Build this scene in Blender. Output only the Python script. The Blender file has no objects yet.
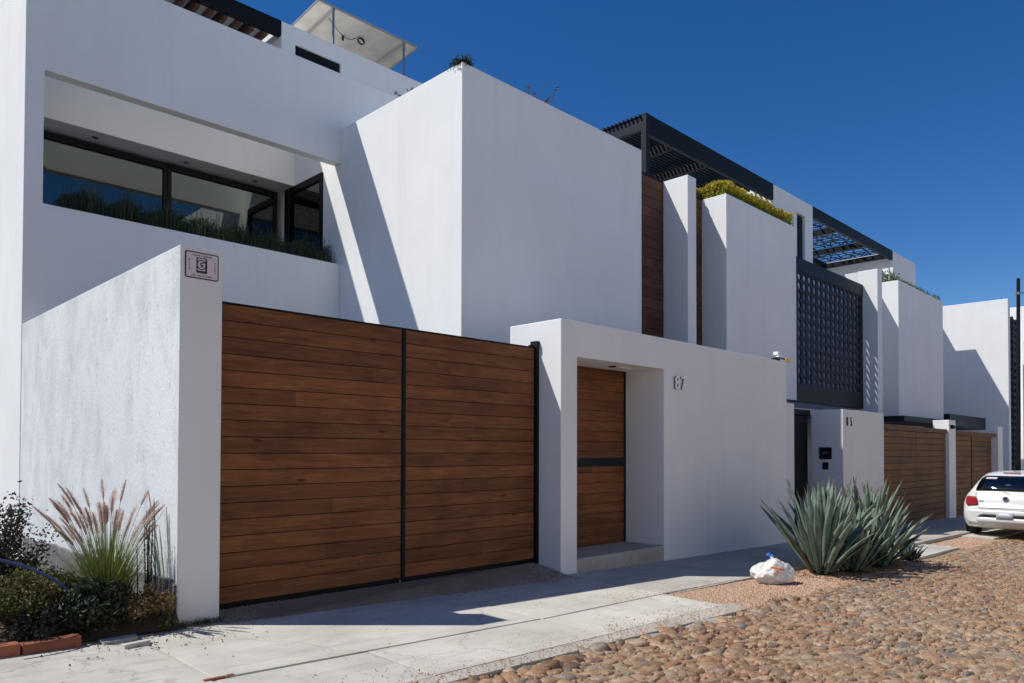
import bpy, bmesh, math, random
import numpy as np
from mathutils import Vector, Matrix
R = math.radians
random.seed(7); rng = np.random.default_rng(7)
sc = bpy.context.scene
col = sc.collection

# ------------------------------------------------------------------ terrain
def g(x, y):
    """height of the sloping street at a point"""
    x = max(-12.0, min(60.0, x))
    if x < 13.0: z = -.094 - .0297 * (x - 2.894)
    elif x < 16.0:
        t = (x - 13.0) / 3.0
        z = -.3941 - .0297 * 3 * (t - t * t / 2) - .017 * 3 * t * t / 2
    else: z = -.3941 - .0297 * 1.5 - .017 * 1.5 - .017 * (x - 16.0)
    return z + .01 * (max(-6, min(9, y)) - 6.69)

# ------------------------------------------------------------------ materials
def mat(name, colr=(.8, .8, .8), rough=.6, metal=0.0, spec=.5):
    m = bpy.data.materials.new(name); m.use_nodes = True
    b = m.node_tree.nodes['Principled BSDF']
    b.inputs['Base Color'].default_value = (*colr, 1)
    b.inputs['Roughness'].default_value = rough
    b.inputs['Metallic'].default_value = metal
    b.inputs['Specular IOR Level'].default_value = spec
    return m
class NT:
    def __init__(s, m): s.m = m; s.t = m.node_tree; s.b = s.t.nodes['Principled BSDF']
    def n(s, typ, **kw):
        o = s.t.nodes.new(typ)
        for k, v in kw.items():
            if k in o.inputs.keys(): o.inputs[k].default_value = v
            else: setattr(o, k, v)
        return o
    def l(s, a, b): s.t.links.new(a, b)
    def coord(s, scale=(1, 1, 1)):
        tc = s.n('ShaderNodeTexCoord'); mp = s.n('ShaderNodeMapping'); mp.inputs['Scale'].default_value = scale
        s.l(tc.outputs['Object'], mp.inputs['Vector']); return mp.outputs[0]
    def noise(s, co, scale, detail=4, rough=.55, dist=0):
        n = s.n('ShaderNodeTexNoise', Scale=scale, Detail=detail, Roughness=rough, Distortion=dist)
        s.l(co, n.inputs['Vector']); return n.outputs['Fac']
    def ramp(s, fac, stops):
        r = s.n('ShaderNodeValToRGB'); e = r.color_ramp.elements
        while len(e) < len(stops): e.new(.5)
        for el, (p, c) in zip(e, stops):
            el.position = p; el.color = (*c, 1) if len(c) == 3 else c
        s.l(fac, r.inputs[0]); return r.outputs[0]
    def mix(s, a, b, fac, blend='MIX'):
        x = s.n('ShaderNodeMix', data_type='RGBA', blend_type=blend)
        for sock, v in ((x.inputs[0], fac), (x.inputs[6], a), (x.inputs[7], b)):
            if hasattr(v, 'is_output'): s.l(v, sock)
            elif isinstance(v, (int, float)): sock.default_value = v
            else: sock.default_value = (*v, 1)
        return x.outputs[2]
    def bump(s, h, strength=.3, dist=.01, prev=None):
        b = s.n('ShaderNodeBump', Strength=strength, Distance=dist)
        s.l(h, b.inputs['Height'])
        if prev is not None: s.l(prev, b.inputs['Normal'])
        return b.outputs[0]
    def base(s, c): s.l(c, s.b.inputs['Base Color'])
    def normal(s, c): s.l(c, s.b.inputs['Normal'])

def stucco(name, c, stain=0.0, bump=.25):
    m = mat(name, c, .85, spec=.25); t = NT(m); co = t.coord()
    lo = t.noise(co, .7, 5, .6); k = .93 if not stain else .9
    cc = t.mix(tuple(v * k for v in c), c, t.ramp(lo, [(.3, (0, 0, 0)), (.7, (1, 1, 1))]))
    if stain:
        st = t.noise(t.coord((1, 1, .55)), 2.2, 9, .72, .4)
        cc = t.mix(cc, (.52, .54, .54), t.ramp(st, [(.44, (0, 0, 0)), (.72, (stain,) * 3)]))
        sp = t.noise(t.coord((1, 1, .5)), 14, 6, .7)
        cc = t.mix(cc, (.38, .38, .37), t.ramp(sp, [(.60, (0, 0, 0)), (.72, (stain * .8,) * 3)]))
    else:
        dr = t.noise(t.coord((1.6, 1.6, .16)), 2.0, 6, .6)
        cc = t.mix(cc, tuple(v * .86 for v in c), t.ramp(dr, [(.5, (0, 0, 0)), (.82, (.55,) * 3)]))
    t.base(cc)
    b = t.bump(t.noise(co, 1.3, 3), .25, .03)
    b = t.bump(t.noise(co, 60 if not stain else 22, 6, .65), bump, .006, b)
    t.normal(b); return m
def wood(name, dark, light, rough=.45, axis=0):
    m = mat(name, dark, rough, spec=.18); t = NT(m)
    s = [9, 9, 9]; s[axis] = .7
    co = t.coord(tuple(s))
    at = t.n('ShaderNodeAttribute', attribute_name='tint')
    ad = t.n('ShaderNodeVectorMath', operation='MULTIPLY_ADD'); t.l(at.outputs['Color'], ad.inputs[0]); ad.inputs[1].default_value = (37, 53, 71); t.l(co, ad.inputs[2])
    gr = t.noise(ad.outputs[0], 2.2, 8, .62, 1.2)
    cc = t.mix(dark, light, t.ramp(gr, [(.28, (0, 0, 0)), (.72, (1, 1, 1))]))
    pt = t.noise(t.coord((.9, .9, 2.2)), 1.1, 4, .6)
    cc = t.mix(cc, tuple(v * .5 for v in dark), t.ramp(pt, [(.48, (0, 0, 0)), (.78, (.75,) * 3)]))
    kn = t.n('ShaderNodeTexVoronoi', Scale=1.6); t.l(t.coord((.8, 1, 2.6)), kn.inputs['Vector'])
    cc = t.mix(cc, tuple(v * .35 for v in dark), t.ramp(kn.outputs['Distance'], [(.03, (.8,) * 3), (.10, (0, 0, 0))]))
    tr = t.ramp(at.outputs['Fac'], [(0, (.80, .78, .77)), (.5, (.98, .96, .94)), (1, (1.2, 1.15, 1.08))])
    cc = t.mix(cc, tr, 1.0, 'MULTIPLY'); t.base(cc)
    t.l(t.ramp(gr, [(.2, (.5,) * 3), (.8, (.75,) * 3)]), t.b.inputs['Roughness'])
    t.normal(t.bump(gr, .25, .004)); return m
def tinted(name, stops, rough=.8, sc_=20, bump=.4, dist=.004, spec=.3, trans=None):
    """colour chosen per piece by the 'tint' attribute, broken up by noise"""
    m = mat(name, stops[0][1], rough, spec=spec); t = NT(m); co = t.coord()
    at = t.n('ShaderNodeAttribute', attribute_name='tint')
    cc = t.ramp(at.outputs['Fac'], stops)
    n = t.noise(co, sc_, 5, .65)
    cc = t.mix(cc, t.ramp(n, [(.2, (.6,) * 3), (.8, (1.25,) * 3)]), 1.0, 'MULTIPLY'); t.base(cc)
    if bump: t.normal(t.bump(n, bump, dist))
    if trans:
        t.b.inputs['Subsurface Weight'].default_value = 0
        tl = t.n('ShaderNodeBsdfTranslucent'); t.l(cc, tl.inputs[0])
        mx = t.n('ShaderNodeMixShader', Fac=trans); t.l(t.b.outputs[0], mx.inputs[1]); t.l(tl.outputs[0], mx.inputs[2])
        t.l(mx.outputs[0], t.t.nodes['Material Output'].inputs[0])
    return m
M = {}
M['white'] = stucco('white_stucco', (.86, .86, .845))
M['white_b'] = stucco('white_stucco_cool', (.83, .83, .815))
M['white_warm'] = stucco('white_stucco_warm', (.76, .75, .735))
M['stained'] = stucco('stained_stucco', (.76, .785, .78), .95, 1.0)
M['plinth'] = stucco('cement_plinth', (.17, .165, .16), .5, .8)
M['wood'] = wood('ipe_boards', (.118, .045, .019), (.30, .122, .048))
M['wood_dark'] = wood('walnut_boards', (.085, .04, .026), (.15, .075, .045))
M['wood_far'] = wood('weathered_boards', (.13, .055, .02), (.24, .115, .042), .6)
M['steel'] = mat('charcoal_steel', (.012, .015, .021), .55, 0, .2)
M['black'] = mat('black_paint', (.007, .008, .010), .55, 0, .2)
M['lattice'] = mat('lattice_paint', (.03, .038, .055), .7, 0, .2)
M['lattice_reveal'] = mat('lattice_reveal', (.03, .038, .055), .7, 0, .2)
M['grey_metal'] = mat('galvanised_steel', (.3, .31, .33), .4, .8)
M['dark_room'] = mat('dark_lining', (.05, .05, .055), .8)
M['number_white'] = mat('painted_aluminium', (.9, .9, .9), .4)
M['ink'] = mat('printed_ink', (.03, .018, .025), .6)
M['plate'] = mat('enamel_plate', (.62, .56, .58), .4)
for k, c in (('panel', (.70, .66, .56)),):
    m = M[k] = mat('aged_sheet', c, .6); t = NT(m); n = t.noise(t.coord((1, 1, 1)), 1.5, 5, .6)
    t.base(t.mix((.5, .46, .38), c, t.ramp(n, [(.25, (0, 0, 0)), (.6, (1, 1, 1))])))
def glass_mat(name, refl, tint, base=.1):
    m = bpy.data.materials.new(name); m.use_nodes = True; t = m.node_tree
    for n in list(t.nodes): t.nodes.remove(n)
    o = t.nodes.new('ShaderNodeOutputMaterial'); mx = t.nodes.new('ShaderNodeMixShader')
    tr = t.nodes.new('ShaderNodeBsdfTransparent'); tr.inputs[0].default_value = (*tint, 1)
    gl = t.nodes.new('ShaderNodeBsdfGlossy'); gl.inputs[0].default_value = (*refl, 1); gl.inputs['Roughness'].default_value = .015
    fr = t.nodes.new('ShaderNodeFresnel'); fr.inputs[0].default_value = 1.5
    ad = t.nodes.new('ShaderNodeMath'); ad.operation = 'ADD'; ad.inputs[1].default_value = base; ad.use_clamp = True
    t.links.new(fr.outputs[0], ad.inputs[0]); t.links.new(ad.outputs[0], mx.inputs[0])
    t.links.new(tr.outputs[0], mx.inputs[1]); t.links.new(gl.outputs[0], mx.inputs[2]); t.links.new(mx.outputs[0], o.inputs[0])
    return m
M['glass'] = glass_mat('window_glass', (.72, .78, .72), (.3, .34, .34), .12)
M['car_glass'] = glass_mat('car_glass', (.8, .85, .85), (.12, .14, .15), .06)
M['car_paint'] = mat('white_car_paint', (.64, .64, .62), .3)
M['car_paint'].node_tree.nodes['Principled BSDF'].inputs['Coat Weight'].default_value = .6
M['rubber'] = mat('tyre_rubber', (.018, .018, .018), .85)
M['licence'] = mat('licence_plate', (.40, .42, .50), .4)
M['red_lens'] = mat('red_lens', (.28, .012, .02), .15)
M['chrome'] = mat('chrome', (.65, .66, .68), .18, 1.0)
M['silver'] = mat('silver_wheel', (.45, .46, .47), .35, .7)
M['plastic_black'] = mat('black_plastic', (.02, .02, .022), .5)
M['bag'] = tinted('bag_plastic', [(0, (.74, .72, .66)), (1, (.86, .855, .83))], .28, 9, .15, .006, .5, .12)
M['orange'] = mat('orange_print', (.75, .16, .04), .45)
M['blue'] = mat('blue_plastic', (.02, .22, .75), .35)
M['hose'] = mat('blue_hose', (.015, .05, .17), .35)
M['amber'] = mat('amber_lens', (.7, .45, .1), .3)

def conc(name, a, b, spots=.35):
    m = mat(name, a, .9, spec=.2); t = NT(m); co = t.coord()
    n = t.noise(co, 1.1, 7, .62, .3)
    cc = t.mix(a, b, t.ramp(n, [(.3, (0, 0, 0)), (.68, (1, 1, 1))]))
    n2 = t.noise(co, 9, 7, .7)
    cc = t.mix(cc, tuple(v * .55 for v in a), t.ramp(n2, [(.6, (0, 0, 0)), (.72, (spots,) * 3)]))
    n4 = t.noise(t.coord((.35, 3, 1)), 2.5, 5, .6)
    cc = t.mix(cc, tuple(v * .8 for v in a), t.ramp(n4, [(.52, (0, 0, 0)), (.7, (.5,) * 3)]))
    cv_ = t.n('ShaderNodeTexVoronoi', Scale=.42, feature='DISTANCE_TO_EDGE')
    wv = t.n('ShaderNodeTexNoise', Scale=3.0, Detail=6.0); t.l(co, wv.inputs['Vector'])
    wa = t.n('ShaderNodeVectorMath', operation='MULTIPLY_ADD'); t.l(wv.outputs['Color'], wa.inputs[0]); wa.inputs[1].default_value = (.5, .5, .5); t.l(co, wa.inputs[2]); t.l(wa.outputs[0], cv_.inputs['Vector'])
    cc = t.mix(cc, (.13, .12, .10), t.ramp(cv_.outputs['Distance'], [(.0, (.34,) * 3), (.006, (0, 0, 0))]))
    stn = t.noise(t.coord((1, 1.6, 1)), 2.6, 6, .68, .8)
    cc = t.mix(cc, tuple(v * .62 for v in a), t.ramp(stn, [(.54, (0, 0, 0)), (.8, (.38,) * 3)]))
    at = t.n('ShaderNodeAttribute', attribute_name='tint')
    cc = t.mix(cc, t.ramp(at.outputs['Fac'], [(0, (.84, .82, .80)), (1, (1.06, 1.04, 1.0))]), 1.0, 'MULTIPLY')
    t.base(cc)
    n3 = t.noise(co, 70, 6, .7); b1 = t.bump(n2, .25, .01); t.normal(t.bump(n3, .45, .004, b1)); return m
M['concrete'] = conc('sidewalk_concrete', (.43, .415, .37), (.60, .585, .53), .5)
M['mortar'] = conc('kerb_mortar', (.38, .36, .32), (.52, .49, .44), .8)
STONES = [(0, (.12, .08, .05)), (.16, (.28, .155, .08)), (.32, (.37, .235, .13)), (.46, (.21, .15, .105)), (.58, (.33, .17, .09)), (.72, (.42, .30, .185)), (.86, (.18, .15, .125)), (1, (.50, .38, .255))]
M['cobble'] = tinted('river_cobbles', STONES, .5, 26, .8, .010, .5)
M['gravel'] = tinted('pink_gravel', [(0, (.22, .12, .08)), (.35, (.42, .25, .165)), (.7, (.52, .34, .235)), (1, (.58, .45, .36))], .85, 60, .3, .002)
M['gravel_dark'] = tinted('grey_gravel', [(0, (.26, .18, .13)), (.5, (.46, .34, .25)), (1, (.62, .50, .40))], .85, 60, .3, .002)
def dirt(name, a, b, sc1=6):
    m = mat(name, a, .95, spec=.15); t = NT(m); co = t.coord()
    n = t.noise(co, sc1, 8, .7); n2 = t.noise(co, .5, 5, .6)
    cc = t.mix(a, b, t.ramp(n, [(.3, (0, 0, 0)), (.7, (1, 1, 1))]))
    cc = t.mix(cc, t.ramp(n2, [(.3, (.78,) * 3), (.7, (1.12,) * 3)]), 1.0, 'MULTIPLY'); t.base(cc)
    t.normal(t.bump(t.noise(co, 90, 8, .75), .8, .012, t.bump(n, .6, .03))); return m
M['sand'] = dirt('sandy_bedding', (.26, .17, .105), (.44, .33, .225), 8)
M['soil'] = dirt('dry_soil', (.10, .075, .05), (.17, .13, .09), 6)
M['earth'] = dirt('bare_earth', (.26, .20, .14), (.36, .28, .20), 2)
M['brick'] = tinted('red_brick', [(0, (.22, .075, .045)), (1, (.42, .14, .075))], .85, 14, .5, .006)
M['agave'] = None
m = M['agave'] = mat('agave_leaf', (.1, .15, .11), .5, spec=.4); t = NT(m)
at = t.n('ShaderNodeAttribute', attribute_name='tint')
cc = t.ramp(at.outputs['Fac'], [(0, (.20, .15, .08)), (.06, (.04, .065, .035)), (.5, (.095, .145, .105)), (1, (.235, .305, .245))])
n = t.noise(t.coord((3, 3, 3)), 4, 6, .6); cc = t.mix(cc, t.ramp(n, [(.25, (.7,) * 3), (.75, (1.2,) * 3)]), 1.0, 'MULTIPLY'); t.base(cc)
def leafm(name, stops, tr=.25): return tinted(name, stops, .6, 30, 0, .002, .3, tr)
M['lavender'] = leafm('lavender_leaf', [(0, (.03, .045, .022)), (.6, (.075, .10, .05)), (.9, (.24, .27, .09)), (1, (.14, .09, .18))])
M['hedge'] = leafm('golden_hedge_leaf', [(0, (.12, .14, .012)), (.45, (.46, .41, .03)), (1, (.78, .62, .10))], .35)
M['hedge_dark'] = leafm('green_hedge_leaf', [(0, (.04, .07, .015)), (1, (.16, .19, .05))])
M['grass'] = leafm('fountain_grass_blade', [(0, (.07, .11, .02)), (.6, (.19, .25, .05)), (1, (.46, .46, .22))])
M['plume'] = leafm('grass_plume', [(0, (.42, .26, .24)), (.5, (.66, .48, .44)), (1, (.84, .76, .68))], .5)
M['bush_dark'] = leafm('dark_bush_leaf', [(0, (.012, .018, .012)), (.7, (.035, .05, .028)), (1, (.08, .10, .05))])
M['bush_olive'] = leafm('olive_bush_leaf', [(0, (.06, .065, .02)), (.6, (.16, .155, .05)), (1, (.42, .33, .17))])
M['bush_dry'] = leafm('dry_bush_leaf', [(0, (.11, .07, .03)), (.6, (.27, .17, .07)), (1, (.52, .38, .20))])
M['bush_red'] = leafm('purple_bush_leaf', [(0, (.03, .025, .02)), (.6, (.075, .06, .04)), (1, (.17, .08, .07))])
M['stem'] = mat('plant_stem', (.09, .07, .045), .8)

# ------------------------------------------------------------------ mesh helpers
class MB:
    """collects polygons for ONE mesh, with a tint per polygon"""
    def __init__(s): s.v = []; s.f = []; s.t = []; s.n = 0
    def add(s, vs, fs, tint=.5):
        vs = np.asarray(vs, float).reshape(-1, 3)
        s.v.append(vs); k = s.n
        for f in fs: s.f.append([i + k for i in f])
        if hasattr(tint, '__len__'): s.t.extend(tint)
        else: s.t.extend([tint] * len(fs))
        s.n += len(vs); return s
    def box(s, x0, x1, y0, y1, z0, z1, tint=.5):
        vs = [(x, y, z) for z in (z0, z1) for y in (y0, y1) for x in (x0, x1)]
        return s.add(vs, [(0, 2, 3, 1), (4, 5, 7, 6), (0, 1, 5, 4), (1, 3, 7, 5), (3, 2, 6, 7), (2, 0, 4, 6)], tint)
    def prism(s, pts, zt, th, tint=.5):
        """vertical prism over a plan polygon (counter-clockwise), top follows zt(x,y)"""
        n = len(pts)
        vs = [(x, y, zt(x, y) - th) for x, y in pts] + [(x, y, zt(x, y)) for x, y in pts]
        fs = [tuple(range(n - 1, -1, -1)), tuple(range(n, 2 * n))] + [(i, (i + 1) % n, (i + 1) % n + n, i + n) for i in range(n)]
        return s.add(vs, fs, tint)
    def tube(s, pts, rad, seg=8, tint=.5, caps=True):
        pts = [Vector(p) for p in pts]; n = len(pts)
        rr = rad if hasattr(rad, '__len__') else [rad] * n
        vs = []; fs = []
        up = Vector((0, 0, 1))
        for i, p in enumerate(pts):
            d = (pts[min(i + 1, n - 1)] - pts[max(i - 1, 0)]).normalized()
            a = d.cross(up if abs(d.z) < .95 else Vector((1, 0, 0))).normalized(); b = d.cross(a)
            for k in range(seg):
                an = 2 * math.pi * k / seg
                vs.append(p + (a * math.cos(an) + b * math.sin(an)) * rr[i])
        for i in range(n - 1):
            for k in range(seg):
                k2 = (k + 1) % seg
                fs.append((i * seg + k, (i + 1) * seg + k, (i + 1) * seg + k2, i * seg + k2))
        if caps: fs.append(tuple(range(seg))); fs.append(tuple(range(n * seg - 1, (n - 1) * seg - 1, -1)))
        return s.add([tuple(v) for v in vs], fs, tint)
    def disc(s, c, axis, r0, r1, h, seg=24, tint=.5):
        """ring or disc (r0 = inner radius) of thickness h along an axis, starting at c"""
        ax = Vector(axis).normalized(); a = ax.cross(Vector((0, 0, 1)) if abs(ax.z) < .9 else Vector((1, 0, 0))).normalized(); b = ax.cross(a)
        c = Vector(c); vs = []; fs = []
        for q in (0, h):
            for r in (r0, r1):
                for k in range(seg):
                    an = 2 * math.pi * k / seg; vs.append(tuple(c + ax * q + (a * math.cos(an) + b * math.sin(an)) * r))
        S = seg
        for k in range(S):
            j = (k + 1) % S
            fs += [(k, j, S + j, S + k)[::1], (2 * S + k, 3 * S + k, 3 * S + j, 2 * S + j), (S + k, S + j, 3 * S + j, 3 * S + k), (k, 2 * S + k, 2 * S + j, j)]
        return s.add(vs, fs, tint)
def link(o): col.objects.link(o); return o
def tag(o, label=None, cat=None, group=None, kind=None):
    if label: o['label'] = label
    if cat: o['category'] = cat
    if group: o['group'] = group
    if kind: o['kind'] = kind
    return o
def thing(name, loc, label, cat, group=None):
    o = bpy.data.objects.new(name, None); o.empty_display_size = .2; link(o); o.location = loc
    bpy.context.view_layer.update()
    return tag(o, label, cat, group)
def origin_of(p):
    v = Vector((0, 0, 0))
    while p is not None: v += p.location; p = p.parent
    return v
def build(name, mb, material, parent=None, loc=None, smooth=False, bevel=0, fix=False, local=False):
    """one mesh object from world-space geometry; its origin sits on its parent's (or on loc)"""
    V = np.concatenate(mb.v) if isinstance(mb.v, list) else mb.v
    org = origin_of(parent) if parent is not None else Vector(loc or (0, 0, 0))
    if not local: V = V - np.array(org)
    me = bpy.data.meshes.new(name); me.from_pydata([tuple(v) for v in V], [], mb.f)
    at = me.attributes.new('tint', 'FLOAT_COLOR', 'FACE')
    tt = np.repeat(np.asarray(mb.t, dtype=np.float32)[:, None], 4, axis=1); tt[:, 3] = 1
    at.data.foreach_set('color', tt.ravel())
    if fix:
        bm = bmesh.new(); bm.from_mesh(me); bmesh.ops.remove_doubles(bm, verts=bm.verts, dist=1e-5); bmesh.ops.recalc_face_normals(bm, faces=bm.faces); bm.to_mesh(me); bm.free()
    me.materials.append(material)
    if smooth: me.polygons.foreach_set('use_smooth', [True] * len(me.polygons))
    o = bpy.data.objects.new(name, me); link(o)
    if parent is not None: o.parent = parent
    elif loc: o.location = loc
    if bevel:
        b = o.modifiers.new('edge', 'BEVEL'); b.width = bevel; b.segments = 2; b.limit_method = 'ANGLE'; b.angle_limit = R(40)
    return o
def solid(name, boxes, holes, material, parent=None, loc=None, bevel=.012):
    """union of axis-aligned boxes minus holes, as one clean shell"""
    cs = [sorted({round(b[i], 5) for b in boxes + holes for i in (2 * a, 2 * a + 1)}) for a in range(3)]
    nx, ny, nz = [len(c) - 1 for c in cs]; occ = np.zeros((nx + 2, ny + 2, nz + 2), bool)
    for lst, val in ((boxes, True), (holes, False)):
        for b in lst:
            r = [(cs[a].index(round(b[2 * a], 5)), cs[a].index(round(b[2 * a + 1], 5))) for a in range(3)]
            occ[r[0][0] + 1:r[0][1] + 1, r[1][0] + 1:r[1][1] + 1, r[2][0] + 1:r[2][1] + 1] = val
    bm = bmesh.new(); vd = {}
    def vt(i, j, k):
        if (i, j, k) not in vd: vd[(i, j, k)] = bm.verts.new((cs[0][i], cs[1][j], cs[2][k]))
        return vd[(i, j, k)]
    for i in range(nx):
        for j in range(ny):
            for k in range(nz):
                if not occ[i + 1, j + 1, k + 1]: continue
                I, J, K = i + 1, j + 1, k + 1
                for nb, q in (((I - 1, J, K), [(0, 0, 0), (0, 0, 1), (0, 1, 1), (0, 1, 0)]), ((I + 1, J, K), [(1, 0, 0), (1, 1, 0), (1, 1, 1), (1, 0, 1)]),
                              ((I, J - 1, K), [(0, 0, 0), (1, 0, 0), (1, 0, 1), (0, 0, 1)]), ((I, J + 1, K), [(0, 1, 0), (0, 1, 1), (1, 1, 1), (1, 1, 0)]),
                              ((I, J, K - 1), [(0, 0, 0), (0, 1, 0), (1, 1, 0), (1, 0, 0)]), ((I, J, K + 1), [(0, 0, 1), (1, 0, 1), (1, 1, 1), (0, 1, 1)])):
                    if not occ[nb]: bm.faces.new([vt(i + a, j + b, k + c) for a, b, c in q])
    bmesh.ops.dissolve_limit(bm, angle_limit=R(1), verts=bm.verts, edges=bm.edges)
    org = origin_of(parent) if parent is not None else Vector(loc or (0, 0, 0))
    bmesh.ops.translate(bm, verts=bm.verts, vec=-org)
    me = bpy.data.meshes.new(name); bm.to_mesh(me); bm.free(); me.materials.append(material)
    o = bpy.data.objects.new(name, me); link(o)
    if parent is not None: o.parent = parent
    elif loc: o.location = loc
    if bevel:
        b = o.modifiers.new('edge', 'BEVEL'); b.width = bevel; b.segments = 2; b.limit_method = 'ANGLE'; b.angle_limit = R(40)
    return o
def lettering(name, text, size, org, material, parent, extrude=.004, sx=1.0, rotz=0.0, tilt=0.0, align='CENTER', vertical=False):
    """raised lettering standing on a wall that faces the street"""
    cu = bpy.data.curves.new('lettering', 'FONT'); cu.body = text; cu.size = size; cu.extrude = extrude; cu.align_x = align; cu.align_y = 'CENTER'
    tmp = bpy.data.objects.new('lettering', cu); me = bpy.data.meshes.new_from_object(tmp)
    bpy.data.objects.remove(tmp); bpy.data.curves.remove(cu)
    mt = Matrix.Translation(Vector(org) - origin_of(parent)) @ Matrix.Rotation(rotz, 4, 'Z') @ Matrix.Rotation(R(90), 4, 'X') @ Matrix.Rotation(tilt, 4, 'Z') @ Matrix.Diagonal((sx, 1, 1, 1))
    me.transform(mt); me.materials.clear(); me.materials.append(material); me.name = name
    o = bpy.data.objects.new(name, me); link(o); o.parent = parent; return o
def boards_x(x0, x1, y0, y1, z0, z1, n, gap=.006, split=None):
    """horizontal boards running along X, with staggered butt joints"""
    mb = MB(); h = (z1 - z0) / n
    for i in range(n):
        cuts = [x0, x1]
        if split and random.random() < split: cuts = [x0, x0 + (x1 - x0) * random.uniform(.25, .75), x1]
        for a, b in zip(cuts[:-1], cuts[1:]):
            dy = random.uniform(0, .004)
            mb.box(a + (.0015 if a > x0 else 0), b, y0 + dy, y1, z0 + i * h + gap / 2, z0 + (i + 1) * h - gap / 2, random.random())
    return mb
def leaves(mb, centers, size, asp=.5, tints=None, up=0.0):
    """many small folded leaves; centers is an (n,3) array"""
    n = len(centers); d = rng.normal(size=(n, 3)); d[:, 2] += up; d /= np.linalg.norm(d, axis=1)[:, None]
    e = np.cross(d, rng.normal(size=(n, 3))); e /= np.linalg.norm(e, axis=1)[:, None]
    s = size * rng.uniform(.6, 1.3, (n, 1)); w = s * asp * .5; nn = np.cross(d, e) * w * .5
    c = np.asarray(centers)
    v = np.stack([c - d * s * .5, c + e * w + nn, c + d * s * .5, c - e * w + nn], 1).reshape(-1, 3)
    if tints is None: tints = rng.random(n)
    k = mb.n; mb.v.append(v); mb.n += 4 * n
    for i in range(n): mb.f.append([k + 4 * i, k + 4 * i + 1, k + 4 * i + 2, k + 4 * i + 3])
    mb.t.extend(list(np.asarray(tints)))
def blade(mb, base, direction, L, w, droop, tint, seg=5, fold=0.0):
    """a tapering blade of grass that bends over"""
    b = Vector(base); d = Vector(direction).normalized(); side = d.cross(Vector((0, 0, 1)))
    side = side.normalized() if side.length > .05 else Vector((1, 0, 0)); h = Vector((d.x, d.y, 0)); vs = []; p = b.copy(); q = d.copy()
    pts = []
    for i in range(seg + 1):
        t = i / seg; ww = w * (1 - t ** 1.6) * .5 + .0004; pts.append(p.copy())
        vs += [tuple(p - side * ww), tuple(p + side * ww)]
        q = (q + Vector((h.x * droop, h.y * droop, -droop * .9)) / seg).normalized(); p = p + q * L / seg
    mb.add(vs, [(2 * i, 2 * i + 1, 2 * i + 3, 2 * i + 2) for i in range(seg)], tint); return pts

# ================================================================== GROUND
gr = MB()
xs = [-300, -60, -12] + list(range(-8, 61, 4)) + [120, 400]
ys = [-300, -60, -20, -6, 0, 4, 7, 9, 20, 60, 300]
gv = [(x, y, g(x, y) - .16) for y in ys for x in xs]; nx = len(xs)
gr.add(gv, [(j * nx + i, j * nx + i + 1, (j + 1) * nx + i + 1, (j + 1) * nx + i) for j in range(len(ys) - 1) for i in range(nx - 1)])
tag(build('ground', gr, M['earth'], loc=(0, 0, 0)), kind='structure')

# sandy bed of the road
rd = MB()
xs = [-12 + .5 * i for i in range(145)]; ys = [-3.6 + .4 * i for i in range(20)] + [4.35]; nx = len(xs)
rd.add([(x, y, g(x, y) - .045 + .012 * math.sin(x * 2.3) * math.sin(y * 3.1) - .015 * max(0, (3.2 - abs(y)) / 3.2) * 0) for y in ys for x in xs],
       [(j * nx + i, j * nx + i + 1, (j + 1) * nx + i + 1, (j + 1) * nx + i) for j in range(len(ys) - 1) for i in range(nx - 1)])
tag(build('road_bed', rd, M['sand'], loc=(0, 0, 0), smooth=True), kind='structure')

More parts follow.
